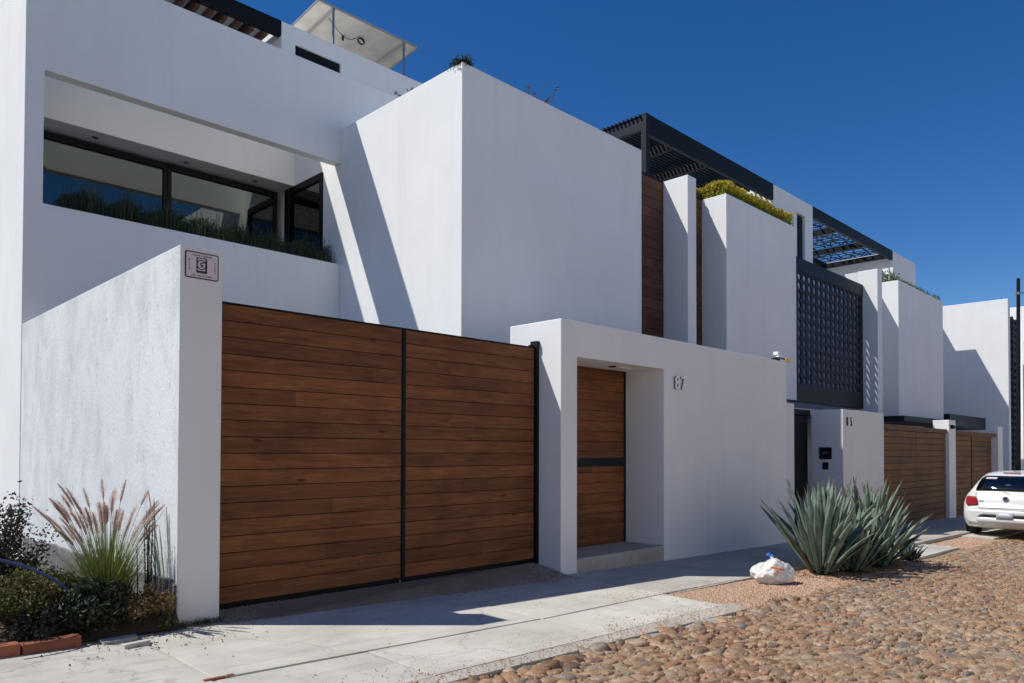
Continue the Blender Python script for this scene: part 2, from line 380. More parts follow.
def stone_field(pts, rmin, rmax, hmin, hmax, rings, seg, asp=(.62, .95), sink=.35, tints=None, zf=g, zoff=0.0, yaw=None):
    """half-buried rounded stones as one mesh (numpy)"""
    n = len(pts); pts = np.asarray(pts)
    ra = rng.uniform(rmin, rmax, n); rb = ra * rng.uniform(*asp, n); h = rng.uniform(hmin, hmax, n)
    th = rng.uniform(0, math.pi, n) if yaw is None else yaw + rng.normal(0, .45, n)
    prof = [(math.cos(a), math.copysign(abs(math.sin(a)) ** (.62 if rings >= 3 else 1), math.sin(a))) for a in np.linspace(-.3, math.pi / 2, rings + 1)[:-1]]
    rough_ = .11 if rings >= 3 else .0
    T = []
    ex = rng.uniform(.0, .16, n); ph = rng.uniform(0, 6.28, n); ex2 = rng.uniform(0, .12, n); ph2 = rng.uniform(0, 6.28, n)
    tx = rng.normal(0, .12, n); ty = rng.normal(0, .12, n)
    z0 = np.array([zf(x, y) for x, y in pts]) + zoff
    for c, s_ in prof:
        for k in range(seg):
            an = 2 * math.pi * k / seg
            m_ = 1 + ex * np.cos(2 * an + ph) + ex2 * np.cos(3 * an + ph2)
            lx = ra * (abs(c) ** .8) * math.cos(an) * m_; ly = rb * (abs(c) ** .8) * math.sin(an) * m_
            wob = 1 + rng.normal(0, rough_, n); lx = lx * wob; ly = ly * wob
            X = lx * np.cos(th) - ly * np.sin(th); Y = lx * np.sin(th) + ly * np.cos(th)
            T.append(np.stack([pts[:, 0] + X, pts[:, 1] + Y, z0 + h * (s_ ** 1 * (1 + rng.normal(0, rough_ * .8, n)) - sink) + lx * tx + ly * ty], 1))
    T.append(np.stack([pts[:, 0], pts[:, 1], z0 + h * (1 - sink)], 1))
    V = np.stack(T, 1).reshape(-1, 3); nv = len(prof) * seg + 1
    fs = []
    for r in range(len(prof) - 1):
        for k in range(seg): fs.append((r * seg + k, r * seg + (k + 1) % seg, (r + 1) * seg + (k + 1) % seg, (r + 1) * seg + k))
    top = (len(prof) - 1) * seg
    tri = [(top + k, top + (k + 1) % seg, nv - 1) for k in range(seg)]
    F = np.array(fs) if fs else np.zeros((0, 4), int); Tt = np.array(tri)
    off = (np.arange(n) * nv)[:, None, None]
    lp = []; ls = []; tot = []
    if len(F): q = (F[None] + off).reshape(-1, 4); lp.append(q.ravel()); tot += [4] * len(q)
    t3 = (Tt[None] + off).reshape(-1, 3); lp.append(t3.ravel()); tot += [3] * len(t3)
    tv = rng.random(n) if tints is None else tints
    face_t = np.concatenate(([np.repeat(tv, len(F))] if len(F) else []) + [np.repeat(tv, len(Tt))])
    return V, np.concatenate(lp), np.array(tot), face_t
def fast_mesh(name, data, material, smooth=True, loc=(0, 0, 0)):
    V, loops, tot, ft = data; me = bpy.data.meshes.new(name); V = V - np.array(loc)
    me.vertices.add(len(V)); me.vertices.foreach_set('co', V.astype(np.float32).ravel())
    me.loops.add(len(loops)); me.loops.foreach_set('vertex_index', loops.astype(np.int32))
    me.polygons.add(len(tot)); st = np.concatenate([[0], np.cumsum(tot)[:-1]])
    me.polygons.foreach_set('loop_start', st.astype(np.int32)); me.polygons.foreach_set('loop_total', tot.astype(np.int32))
    me.update(calc_edges=True); me.validate()
    at = me.attributes.new('tint', 'FLOAT_COLOR', 'FACE'); c = np.ones((len(tot), 4), np.float32); c[:, :3] = ft[:, None]
    at.data.foreach_set('color', c.ravel())
    if smooth: me.polygons.foreach_set('use_smooth', [True] * len(tot))
    me.materials.append(material); o = bpy.data.objects.new(name, me); link(o); o.location = loc; return o
def jitter_grid(x0, x1, y0, y1, sx, sy, jit=.3):
    P = []; j = 0; y = y0
    while y < y1:
        x = x0 + (sx / 2 if j % 2 else 0)
        while x < x1:
            P.append((x + random.uniform(-jit, jit) * sx, y + random.uniform(-jit, jit) * sy)); x += sx
        y += sy; j += 1
    return P
kerb = lambda x: 3.98 + .05 * math.sin(x * 1.7) + .03 * math.sin(x * 5.3) + (.0 if x < 7.4 else min(.16, (x - 7.4) * .05))
near = [p for p in jitter_grid(2.2, 10.5, -1.0, 4.1, .142, .112, .33) if p[1] < kerb(p[0]) - .03]
far_ = [p for p in jitter_grid(10.5, 45, -3.4, 4.3, .165, .135, .27) if p[1] < kerb(p[0])]
back = [p for p in jitter_grid(-6, 10.5, -3.4, -1.0, .17, .14, .27)] + [p for p in jitter_grid(-6, 2.2, -1, 4.0, .17, .14, .27)]
edge = [(x, kerb(x) - random.uniform(.02, .30)) for x in np.arange(2.6, 9.0, .115)]
def zr(x, y): return g(x, y) - .045
def tint_for(P): return np.clip(np.array([.5 + .22 * math.sin(x * .9 + 1.3 * math.sin(y * 1.1)) for x, y in P]) * .45 + rng.random(len(P)) * .75 - .1, 0, 1)
A = stone_field(near, .048, .106, .040, .066, 5, 14, (.40, .72), .54, tint_for(near), zr, yaw=-.7)
B = stone_field(far_, .055, .11, .036, .060, 3, 8, (.40, .70), .52, tint_for(far_), zr, yaw=-.6)
C_ = stone_field(back, .06, .09, .04, .06, 3, 8, (.55, .85), .25, None, zr)
Dd = stone_field(edge, .07, .125, .06, .095, 5, 14, (.5, .8), .42, None, zr)
for nm, d in (('cobblestone_road', A), ('cobblestone_road', B), ('cobblestone_road', C_), ('cobblestone_road', Dd)):
    tag(fast_mesh(nm, d, M['cobble'], loc=(6, 0, -.2)), kind='structure')
fill_ = [p for p in jitter_grid(2.3, 16, .4, 4.1, .085, .07, .42) if p[1] < kerb(p[0]) - .02 and random.random() < .75]
tag(fast_mesh('cobblestone_road', stone_field(fill_, .014, .034, .016, .032, 3, 7, (.5, .9), .25, tint_for(fill_), zr), M['cobble'], loc=(6, 0, -.2)), kind='structure')
# grit scattered between the cobbles
gp = [(random.uniform(2.4, 14), 0) for _ in range(16000)]
gp = [(x, random.uniform(.6, kerb(x) + .05)) for x, _ in gp]
sp_ = [(random.uniform(2.3, 9.0), 3.95 + abs(random.gauss(0, .22))) for _ in range(1500)] + [(random.uniform(6.6, 9.5), 5.0 + abs(random.gauss(0, .2))) for _ in range(500)] + [(random.uniform(2.9, 7.6), 6.44 - abs(random.gauss(0, .12))) for _ in range(900)]
tag(fast_mesh('pavement_grit', stone_field(sp_, .004, .011, .005, .010, 1, 5, (.6, 1), .1, None, lambda x, y: g(x, y) + .002), M['gravel'], False, loc=(6, 4.4, -.2)), 'loose grit that has strayed onto the edges of the pavement slabs', 'grit', kind='stuff')
tag(fast_mesh('road_grit', stone_field(gp, .005, .013, .005, .012, 1, 5, (.6, 1), .1, None, zr), M['gravel'], False, loc=(6, 2, -.2)), 'fine pink and tan grit lying between the cobbles of the street', 'grit', kind='stuff')

# sidewalk slabs
sw = MB(); G_ = .012
def slab(x0, x1, ya0, ya1, yb0=None, yb1=None, dz=0.0, tint=None):
    """slab from x0..x1, front edge ya0->ya1, back edge yb0->yb1"""
    sw.prism([(x0 + G_, ya0 + G_), (x1 - G_, ya1 + G_), (x1 - G_, yb1 - G_), (x0 + G_, yb0 - G_)], lambda x, y: g(x, y) + dz, .14, random.random() if tint is None else tint)
# row nearest the houses
slab(-8, -3.2, 4.1, 4.1, 6.5, 6.5); slab(-3.2, .2, 4.1, 4.1, 6.5, 6.5, .003); slab(.2, 2.11, 4.05, 4.1, 6.5, 6.5, -.002)
slab(2.11, 5.33, 4.96, 4.93, 6.5, 6.5, .004, .7); slab(5.33, 7.6, 4.93, 5.02, 6.5, 6.5, .0, .9)
slab(7.6, 9.9, 5.02, 5.04, 6.68, 6.68, .003); slab(9.9, 12.2, 5.04, 5.06, 6.68, 6.68, -.003); slab(12.2, 14.5, 5.06, 5.08, 6.68, 6.68, .002)
# row nearest the road
slab(2.11, 3.31, 4.08, 4.09, 4.96, 4.95, -.002, .45); slab(3.31, 5.33, 4.1, 4.12, 4.95, 4.93, .002, .8); slab(5.33, 7.5, 4.13, 4.2, 4.93, 5.02, -.003, 1.0)
# drive-in slabs further down the street
slab(14.5, 17.3, 4.3, 4.3, 5.25, 5.25, .004); slab(14.5, 17.3, 5.25, 5.25, 6.75, 6.75, .0); slab(17.3, 20.1, 5.4, 5.4, 6.75, 6.75, .003)
slab(20.1, 23.2, 4.3, 4.3, 6.75, 6.75, .0)
for i in range(9): slab(23.2 + i * 2.6, 25.8 + i * 2.6, 4.3, 4.3, 6.75, 6.75, random.uniform(-.004, .004))
tag(build('sidewalk', sw, M['concrete'], loc=(6, 5, -.2), bevel=.006), kind='structure')
sb = MB()
sb.prism([(-8, 3.95), (7.55, 3.95), (7.55, 6.72), (-8, 6.72)], lambda x, y: g(x, y) - .009, .1)
# the ragged mortar kerb that runs down to the road
n = 90; vs = []
for i in range(n + 1):
    x = -2 + i * (9.7 / n); k = kerb(x) - .0; j = random.uniform(-.018, .018)
    vs += [(x, k - .07 + j, g(x, k) - .05), (x, k + .02 + j * .6, g(x, k) - .012 + random.uniform(-.006, .004)), (x, 4.22 if x > 5.4 else 4.13, g(x, 4.1) - .004)]
sb.add(vs, [(3 * i + a, 3 * i + 3 + a, 3 * i + 4 + a, 3 * i + 1 + a) for i in range(n) for a in (0, 1)])
tag(build('kerb_strip', sb, M['mortar'], loc=(2, 4, -.1)), kind='structure')
s3 = MB(); s3.prism([(7.55, 5.0), (60, 5.0), (60, 6.9), (7.55, 6.9)], lambda x, y: g(x, y) - .02, .08)
tag(build('sidewalk_bedding', s3, M['mortar'], loc=(12, 5, -.3)), kind='structure')
# opposite pavement (behind the viewer)
op = MB()
for i in range(20): op.prism([(-12 + i * 2.5, -5.4), (-9.53 + i * 2.5, -5.4), (-9.53 + i * 2.5, -3.6), (-12 + i * 2.5, -3.6)], lambda x, y: g(x, y) + .05, .2, random.random())
tag(build('opposite_sidewalk', op, M['concrete'], loc=(0, -4, 0)), kind='structure')

# planting strip of pink gravel
b1 = MB(); 
for (xa, xb, ya, yb) in ((7.5, 14.5, 4.0, 5.04), (17.3, 20.1, 4.1, 5.4)):
    n = 30; vs = []
    for i in range(n + 1):
        x = xa + (xb - xa) * i / n; vs += [(x, ya, g(x, ya) - .045), (x, ya + .3, g(x, ya) - .03), (x, yb, g(x, yb) - .025)]
    b1.add(vs, [(3 * i + a, 3 * i + 3 + a, 3 * i + 4 + a, 3 * i + 1 + a) for i in range(n) for a in (0, 1)])
tag(build('planting_strip', b1, M['sand'], loc=(10, 4.5, -.3), smooth=True), kind='structure')
P = [(7.5 + random.random() ** 1.15 * 7.0, random.uniform(3.85, 5.05)) for _ in range(26000)]
P = [p for p in P if p[1] > kerb(p[0]) - .1 + random.random() ** 2 * .35]
P += [(random.uniform(17.3, 20.1), random.uniform(4.2, 5.42)) for _ in range(5000)]
tag(fast_mesh('pink_gravel', stone_field(P, .009, .020, .010, .018, 1, 5, (.6, 1), .15, None, lambda x, y: g(x, y) - .026 - .012 * max(0, min(1, (4.35 - y) / .3))), M['gravel'], False, loc=(10, 4.5, -.3)),
    'pinkish crushed gravel spread round the agaves between pavement and cobbles', 'gravel', kind='stuff')
# grey gravel apron in front of the big gate
b2 = MB(); b2.add([(2.9, 6.42, g(2.9, 6.42) - .004), (7.58, 6.42, g(7.58, 6.42) - .004), (7.58, 7.2, -.11), (2.9, 7.2, -.105)], [(0, 1, 2, 3)])
tag(build('gate_apron', b2, M['earth'], loc=(5, 6.8, -.1)), kind='structure')
def zap(x, y): t = (y - 6.42) / .78; return (1 - t) * (g(x, 6.42) - .002) + t * -.105
P = [(random.uniform(2.92, 7.57), random.uniform(6.44, 7.16)) for _ in range(11000)]
tag(fast_mesh('grey_gravel', stone_field(P, .008, .017, .009, .015, 1, 5, (.6, 1), .15, None, zap), M['gravel_dark'], False, loc=(5, 6.8, -.1)),
    'grey brown gravel on the apron at the foot of the big wooden gate', 'gravel', kind='stuff')
# drive behind the gates
b3 = MB(); b3.prism([(2.9, 7.2), (12.7, 7.2), (12.7, 12.6), (2.9, 12.6)], lambda x, y: -.10, .2); b3.prism([(14.5, 6.9), (41, 6.9), (41, 12), (14.5, 12)], lambda x, y: g(x, 6.9) + .01, .2)
tag(build('forecourt', b3, M['concrete'], loc=(8, 9, -.1)), kind='structure')

# ================================================================== HOUSE 87
GB = -1.2
h1 = thing('white_house', (7.6, 13.5, 0), 'nearest white house with the planted upper terrace opening and the big blank box beside it', 'house')
XB, XR, YF, YB_ = 7.757, 12.696, 12.579, 8.967
fac = [(2.506, 2.751, YF, 12.80, GB, 8.84), (2.751, XB, YF, 12.80, GB, 5.086), (2.751, XB, YF, 12.80, 7.069, 8.84), (2.506, 2.70, 12.80, 20.0, GB, 8.84),
       (XB, XR, YF, 12.80, 7.736, 8.84)]
solid('wall', fac, [], M['white_b'], h1, bevel=.012)
# terrace slab, wall above the windows, roof slab
solid('terrace_wall', [(2.70, XB, 14.381, 14.6, 7.069, 9.5), (2.70, XB, 14.6, 20, 7.069, 7.35), (2.70, XB, 14.6, 20.0, 9.2, 9.5)], [], M['white_b'], h1)
solid('terrace_floor', [(2.70, XB, 12.80, 20, 4.35, 4.55)], [], M['white_warm'], h1, bevel=0)
solid('box_volume', [(XB, XB + .2, YB_, 20, GB, 7.736), (XB, XB + .2, 12.80, 20, 7.736, 8.84), (XB + .2, XR, YB_, YB_ + .2, GB, 7.736), (XR - .2, XR, YB_ + .2, YF, GB, 7.736), (XB + .2, XR - .2, YB_ + .2, YF, 7.3, 7.45),
      (XB + .2, XR, YF, YF + .2, GB, 7.736)],
      [(XB, XB + .2, 13.24, 14.78, 4.55, 7.069)], M['white'], h1)
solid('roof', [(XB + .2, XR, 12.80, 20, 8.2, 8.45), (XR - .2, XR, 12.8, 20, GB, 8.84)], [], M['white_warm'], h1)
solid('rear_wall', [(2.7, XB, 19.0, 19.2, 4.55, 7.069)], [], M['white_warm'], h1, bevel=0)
# roof pavilion
K = 15.6
solid('upper_block', [(8.05, 12.4, K, 20, 8.45, 11.26)], [(8.40, 9.60, K, K + .12, 10.3, 10.86)], M['white_b'], h1)
w = MB(); w.box(8.40, 9.60, K + .06, K + .11, 10.3, 10.86); win = build('window', w, M['black'], h1)
w = MB(); w.box(8.43, 9.57, K + .05, K + .06, 10.34, 10.82); build('pane', w, M['black'], win)
w = MB(); w.box(8.40, 9.60, K + .02, K + .05, 10.33, 10.36); build('frame', w, M['steel'], win)
# terrace windows
def window(root, x0, x1, y, z0, z1, fw=.07, mull=(), nm='window'):
    f = MB(); f.box(x0, x1, y - .05, y + .03, z1 - fw * 1.6, z1); f.box(x0, x1, y - .05, y + .03, z0, z0 + fw); f.box(x0, x0 + fw, y - .048, y + .028, z0 + fw, z1 - fw * 1.6); f.box(x1 - fw, x1, y - .048, y + .028, z0 + fw, z1 - fw * 1.6)
    for m_ in mull: f.box(m_ - fw / 2, m_ + fw / 2, y - .046, y + .026, z0 + fw, z1 - fw * 1.6)
    fo = build(nm, f, M['black'], root)
    p = MB(); p.box(x0 + fw, x1 - fw, y - .006, y + .006, z0 + fw, z1 - fw * 1.6); build('pane', p, M['glass'], fo); return fo
window(h1, 2.72, 5.33, 14.92, 4.56, 7.02); window(h1, 5.33, 7.60, 14.90, 4.56, 7.02)
f = MB(); X0 = XB - .03
for (a, b, c, d) in ((13.24, 14.78, 6.93, 7.069), (13.24, 13.34, 4.55, 6.93), (14.62, 14.78, 4.55, 6.93), (13.34, 14.62, 4.55, 4.65)): f.box(X0, X0 + .12, a, b, c, d)
fo = build('window', f, M['black'], h1); p = MB(); p.box(XB + .01, XB + .022, 13.34, 14.62, 4.65, 6.93); build('pane', p, M['glass'], fo)
c = MB(); n = 14
for i in range(n): c.add([(XB + .35 + .03 * (i % 2), 13.45 + i * .035, 4.7), (XB + .35 + .03 * ((i + 1) % 2), 13.45 + (i + 1) * .035, 4.7), (XB + .35 + .03 * ((i + 1) % 2), 13.45 + (i + 1) * .03, 6.9), (XB + .35 + .03 * (i % 2), 13.45 + i * .03, 6.9)], [(0, 1, 2, 3)])
build('curtain', c, M['plate'], h1)
# small lamps under the terrace ceiling
for x in (4.0, 5.6, 7.0):
    lm = MB(); lm.disc((x, 14.66, 7.069), (0, 0, -1), .0, .05, .02); build('downlight', lm, M['grey_metal'], h1)
pl = MB(); pl.box(2.9, XB - .02, 12.83, 13.25, 4.55, 4.98); build('planter', pl, M['soil'], h1)
lav = MB()
cs = []
for i in range(3200):
    x = random.uniform(3.05, XB - .06); y = random.uniform(12.72, 13.22); t = random.random()
    hh = (.26 + .14 * math.sin(x * 5.1) ** 2 + .05 * math.sin(x * 13)) * (1.25 if x < 5.2 else 1.0)
    z0 = 4.97; a = random.uniform(0, 6.28); tl = random.uniform(0, .35)
    if y < 12.82: z0 = 5.05
    br = random.random() < .10 and 4.9 < x < 5.9
    blade(lav, (x, y, z0), (math.cos(a) * tl, math.sin(a) * tl, 1), hh * random.uniform(.7, 1.35), .012, .25, .88 if br else random.uniform(0, .62), 3)
for i in range(150):
    x = random.uniform(3.1, XB - .1); y = random.uniform(12.75, 13.1); z = 5.42 + .18 * random.random(); lav.tube([(x, y, 5.0), (x + .01, y, z)], .0025, 4, .3)
    leaves(lav, rng.normal((x + .01, y, z + .02), (.006, .006, .02), (9, 3)), .022, .6, np.full(9, random.choice((1.0, 1.0, .5))))
lv = np.array([(random.uniform(3.05, XB - .06), random.uniform(12.78, 13.2), 0) for _ in range(20000)])
lv[:, 2] = 5.02 + rng.random(20000) * (.36 + .12 * np.sin(lv[:, 0] * 5.1) ** 2)
leaves(lav, lv, .05, .34, np.where((rng.random(20000) < .35) & (lv[:, 0] > 5.0) & (lv[:, 0] < 5.75), .9, rng.uniform(0, .6, 20000)), 1.2)
tag(build('lavender_hedge', lav, M['lavender'], loc=(5.3, 13, 5.0)), 'dark green lavender hedge spilling along the sill of the nearest terrace opening', 'hedge')

# pergola left of the pavilion
pg = thing('pergola', (5.5, K, 9.5), 'black beam with brown and cream boards on the roof of the nearest house', 'pergola')
b = MB(); b.box(2.6, 8.045, K, K + .14, 10.92, 11.26); build('fascia_beam', b, M['black'], pg)
b = MB(); b.box(2.6, 8.045, 19.2, 19.34, 10.92, 11.2); build('rear_beam', b, M['black'], pg)
def rep_part(nm, mbs, material, root):
    """first one is built, the rest are copies sharing its mesh"""
    return [build(nm, m_, material, root) for m_ in mbs]
xr = [7.72 - .30 * i for i in range(17)]
b = MB(); b.box(xr[0] - .045, xr[0] + .045, K + .14, 19.2, 10.86, 11.10); first = build('rafter', b, M['wood_dark'], pg)
for x in xr[1:]:
    o = first.copy(); link(o); o.parent = pg; o.location = (x - xr[0], 0, 0)
b = MB()
for i, x in enumerate(xr):
    if i % 2: b.box(x + .05, x + .25, K + .16, 19.1, 10.98, 11.0, random.random())
build('ceiling_board', b, M['panel'], pg)
b = MB(); b.box(2.7, 8.0, K + .16, 19.2, 11.12, 11.15); build('roof_sheet', b, M['white_warm'], pg)
for x in (2.8, 5.4, 7.95):
    b = MB(); b.box(x - .06, x + .06, 19.2, 19.32, 9.5, 10.92); build('post', b, M['black'], pg)

# tilted sheet canopy on the roof
cn = thing('rooftop_canopy', (10.9, 17, 11.26), 'tilted cream sheet canopy on thin steel posts above the nearest roof', 'canopy')
y0, y1 = 16.25, 18.9; zt = lambda y: 12.60 - .085 * (y - y0)
b = MB(); b.add([(9.36, y0, zt(y0)), (12.42, y0, zt(y0)), (12.42, y1, zt(y1)), (9.36, y1, zt(y1)), (9.36, y0, zt(y0) + .04), (12.42, y0, zt(y0) + .04), (12.42, y1, zt(y1) + .04), (9.36, y1, zt(y1) + .04)],
                [(0, 3, 2, 1), (4, 5, 6, 7), (0, 1, 5, 4), (1, 2, 6, 5), (2, 3, 7, 6), (3, 0, 4, 7)]); build('sheet', b, M['panel'], cn)
b = MB()
b.tube([(9.36, y0, zt(y0) - .0), (12.42, y0, zt(y0))], .025, 6); b.tube([(9.36, y0, zt(y0)), (9.36, y1, zt(y1))], .022, 6); b.tube([(12.42, y0, zt(y0)), (12.42, y1, zt(y1))], .022, 6)
build('edge_rail', b, M['grey_metal'], cn)
for x in (9.80, 11.98):
    b = MB(); b.tube([(x, y0 + .04, 11.2), (x, y0 + .04, zt(y0))], .032, 8); build('post', b, M['grey_metal'], cn)
    b = MB(); b.tube([(x, y1 - .1, 11.2), (x, y1 - .1, zt(y1))], .032, 8); build('post', b, M['grey_metal'], cn)
    b = MB(); b.tube([(x, y0, zt(y0) - .05), (x, y1, zt(y1) - .05)], .03, 4); build('rafter', b, M['grey_metal'], cn)
b = MB(); pts = []
for i in range(26):
    t = i / 25; pts.append((9.85 + 1.05 * t, y0 + .35 + .25 * t, zt(y0 + .5) - .05 - .22 * math.sin(math.pi * t) + .02 * math.sin(7 * t)))
b.tube(pts, .009, 5)
for k in range(3): b.tube([(11.0 + .10 * math.cos(a), y0 + .6 + .02 * k, 12.46 + .075 * math.sin(a)) for a in np.linspace(0, 6.28, 17)], .011, 5)
build('cable', b, M['black'], cn)
b = MB(); b.tube([(10.55, y0 + .8, 12.5), (10.55, y0 + .8, 12.38)], .03, 8); build('lamp_socket', b, M['black'], cn)

# ================================================================== STREET WALLS OF HOUSE 87
YW = 6.69
bw = thing('boundary_wall', (2.7, 9.5, -.1), 'weathered white side wall ending in a pillar left of the big wooden gate', 'wall')
solid('side_wall', [(2.514, 2.72, 6.692, 12.57, GB, 3.274)], [], M['stained'], bw, bevel=.01)
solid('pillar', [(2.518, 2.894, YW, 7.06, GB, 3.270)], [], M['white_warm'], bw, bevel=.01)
pm = MB(); n = 60; vs = []
for i in range(n + 1):
    y = 6.70 + (12.2 - 6.70) * i / n; zt_ = .30 - .012 * (y - 6.7) + .012 * math.sin(y * 3.1) + random.uniform(-.004, .004) - (.05 if i == 0 else 0); vs += [(2.490, y, -.4), (2.490, y, zt_), (2.513, y, zt_ + .008)]
pm.add(vs, [(3 * i + a, 3 * i + 1 + a, 3 * i + 4 + a, 3 * i + 3 + a) for i in range(n) for a in (0, 1)])
build('plinth', pm, M['plinth'], bw)

pq = thing('wall_plaque', (2.705, YW, 3.1), 'small framed metal warning plaque at the top of the pillar beside the big gate', 'sign')
def rrect(mb, x0, x1, y0, y1, z0, z1, r, tint=.5):
    pts = []
    for cx, cz, a0 in ((x1 - r, z1 - r, 0), (x0 + r, z1 - r, 90), (x0 + r, z0 + r, 180), (x1 - r, z0 + r, 270)):
        for k in range(5): a = R(a0 + k * 22.5); pts.append((cx + r * math.cos(a), cz + r * math.sin(a)))
    n = len(pts); vs = [(x, y0, z) for x, z in pts] + [(x, y1, z) for x, z in pts]
    mb.add(vs, [tuple(range(n)), tuple(range(2 * n - 1, n - 1, -1))] + [(i, i + n, (i + 1) % n + n, (i + 1) % n) for i in range(n)], tint)
px0, px1, pz0, pz1 = 2.553, 2.852, 2.990, 3.228
b = MB(); rrect(b, px0, px1, YW - .006, YW - .0005, pz0, pz1, .018); build('border', b, M['ink'], pq)
b = MB(); rrect(b, px0 + .010, px1 - .010, YW - .0085, YW - .0061, pz0 + .010, pz1 - .010, .012); build('plate', b, M['plate'], pq)
cxp = (px0 + px1) / 2; yt = YW - .0095
lettering('lettering', 'Vecino Vigilante', .026, (cxp, yt, pz1 - .030), M['ink'], pq, .0008, 1.05)
lettering('lettering', 'TEL. 4425 722 0022', .023, (cxp, yt, pz0 + .027), M['ink'], pq, .0008, 1.0)
lettering('lettering', 'A\nL\nT\nO', .026, (px0 + .036, yt, (pz0 + pz1) / 2), M['ink'], pq, .0008)
lettering('lettering', 'A\nL\nA\nR\nM\nA', .018, (px1 - .034, yt, (pz0 + pz1) / 2), M['ink'], pq, .0008)
b = MB()
x0, x1, z0, z1 = cxp - .052, cxp + .044, pz0 + .052, pz1 - .048
for (a, b_, c, d) in ((x0, x0 + .012, z0, z1), (x1 - .016, x1, z0, z1), (x0 + .012, x1 - .016, z1 - .008, z1), (x0 + .012, x1 - .016, z0, z0 + .022)): b.box(a, b_, yt - .0004, yt + .0006, c, d)
b.disc(((x0 + x1) / 2 - .002, yt + .0006, (z0 + z1) / 2 + .006), (0, -1, 0), .036, .045, .001, 20)
b.tube([((x0 + x1) / 2 + dx, yt - .001, (z0 + z1) / 2 + dz) for dx, dz in ((.018, .026), (-.012, .02), (-.016, .006), (.012, .002), (.012, -.010), (-.01, -.012))], .0052, 6)
build('emblem', b, M['ink'], pq)

# big gate
gt = thing('garage_gate', (5.24, 7.15, -.09), 'wide wooden double gate of horizontal red brown boards beside number 87', 'gate')
ZG0, ZG1 = -.075, 2.905
for nm, x0, x1 in (('gate_leaf', 2.91, 5.255), ('gate_leaf', 5.285, 7.53)):
    b = boards_x(x0 + .02, x1 - .02, 7.130, 7.165, ZG0 + .03, ZG1 - .012, 18, .007, .3)
    lf = build(nm, b, M['wood'], gt, bevel=.002)
    f = MB(); f.box(x0, x1, 7.168, 7.205, ZG0 - .12, ZG1 + .004); build('backing', f, M['black'], lf)
    f = MB(); f.box(x0, x1, 7.128, 7.168, ZG1 - .010, ZG1 + .006); f.box(x0, x1, 7.132, 7.168, ZG0, ZG0 + .03); f.box(x0, x0 + .02, 7.133, 7.168, ZG0 + .03, ZG1 - .010); f.box(x1 - .02, x1, 7.133, 7.168, ZG0 + .03, ZG1 - .010); build('frame', f, M['black'], lf)
f = MB(); f.box(7.532, 7.586, 7.10, 7.20, g(7.5, 7.1) - .1, 2.99); build('post', f, M['black'], gt)
f = MB(); f.box(7.522, 7.588, 7.09, 7.21, 2.90, 2.995); f.box(7.46, 7.53, 7.14, 7.19, 2.915, 2.94); build('hinge_cap', f, M['steel'], gt)
f = MB(); f.box(5.258, 5.282, 7.125, 7.166, ZG0, ZG1 + .004); build('centre_strip', f, M['black'], gt)

# entrance wall with the door
ew = thing('entrance_wall', (11, 6.9, -.2), 'white street wall with the recessed wooden door and house number 87', 'wall')
solid('wall', [(7.589, 14.493, YW, 6.92, GB, 3.274), (7.589, 10.36, 6.92, 7.69, GB, 3.274)], [(7.93, 10.08, YW, 7.40, GB, 2.775), (7.93, 10.08, 7.40, 7.69, GB, 2.96)], M['white_b'], ew, bevel=.012)
b = MB(); b.prism([(7.932, YW + .004), (10.078, YW + .004), (10.078, 7.60), (7.932, 7.60)], lambda x, y: -.052, .5); build('doorstep', b, M['mortar'], ew, bevel=.008)
dr = build('door', boards_x(7.94, 10.04, 7.455, 7.49, -.045, 2.93, 18, .006, .1), M['wood'], ew, bevel=.002)
f = MB(); f.box(7.935, 10.078, 7.495, 7.685, -.05, 2.955); f.box(10.042, 10.077, 7.44, 7.495, -.05, 2.955); build('frame', f, M['black'], dr)
f = MB(); f.box(7.95, 10.035, 7.435, 7.453, 1.21, 1.345); build('handle_band', f, M['steel'], dr, bevel=.003)
b = MB(); b.disc((9.2, 7.05, 2.775), (0, 0, -1), 0, .06, .012); build('ceiling_lamp', b, M['black'], ew)
b = MB(); b.box(9.3, 9.62, 7.0, 7.12, 2.762, 2.7745); build('ceiling_vent', b, M['white_b'], ew)

hn = thing('house_number', (10.5, YW, 2.56), 'raised metal numerals 87 on the white wall right of the door', 'sign')
for ch, x in (('8', 10.415), ('7', 10.60)):
    o = lettering('numeral', ch, .315, (x, YW - .036, 2.565), M['number_white'], hn, .012, .84)
    o = lettering('numeral_shadow', ch, .315, (x, YW - .016, 2.565), M['black'], hn, .006, .80)  # black copy behind each digit stands in for its shadow

# flood lamp on the end of the wall
fl = thing('security_light', (14.2, YW + .1, 3.27), 'small twin security lamp on top of the right end of the number 87 wall', 'lamp')
b = MB(); b.box(14.12, 14.26, 6.72, 6.84, 3.275, 3.33); b.tube([(14.19, 6.78, 3.33), (14.19, 6.75, 3.40)], .02, 6); build('bracket', b, M['black'], fl)
b = MB(); b.box(14.05, 14.17, 6.66, 6.76, 3.38, 3.44); b.box(14.06, 14.22, 6.64, 6.72, 3.34, 3.36); build('lamp_housing', b, M['number_white'], fl, bevel=.004)
b = MB(); b.disc((14.40, 6.64, 3.30), (-.5, -1, -.2), 0, .045, .02, 12); b.disc((14.52, 6.66, 3.29), (.1, -1, -.3), 0, .04, .02, 12); build('lens', b, M['amber'], fl)
b = MB(); b.tube([(14.19, 6.75, 3.36), (14.40, 6.69, 3.32), (14.52, 6.70, 3.31)], .014, 6); build('arm', b, M['black'], fl)

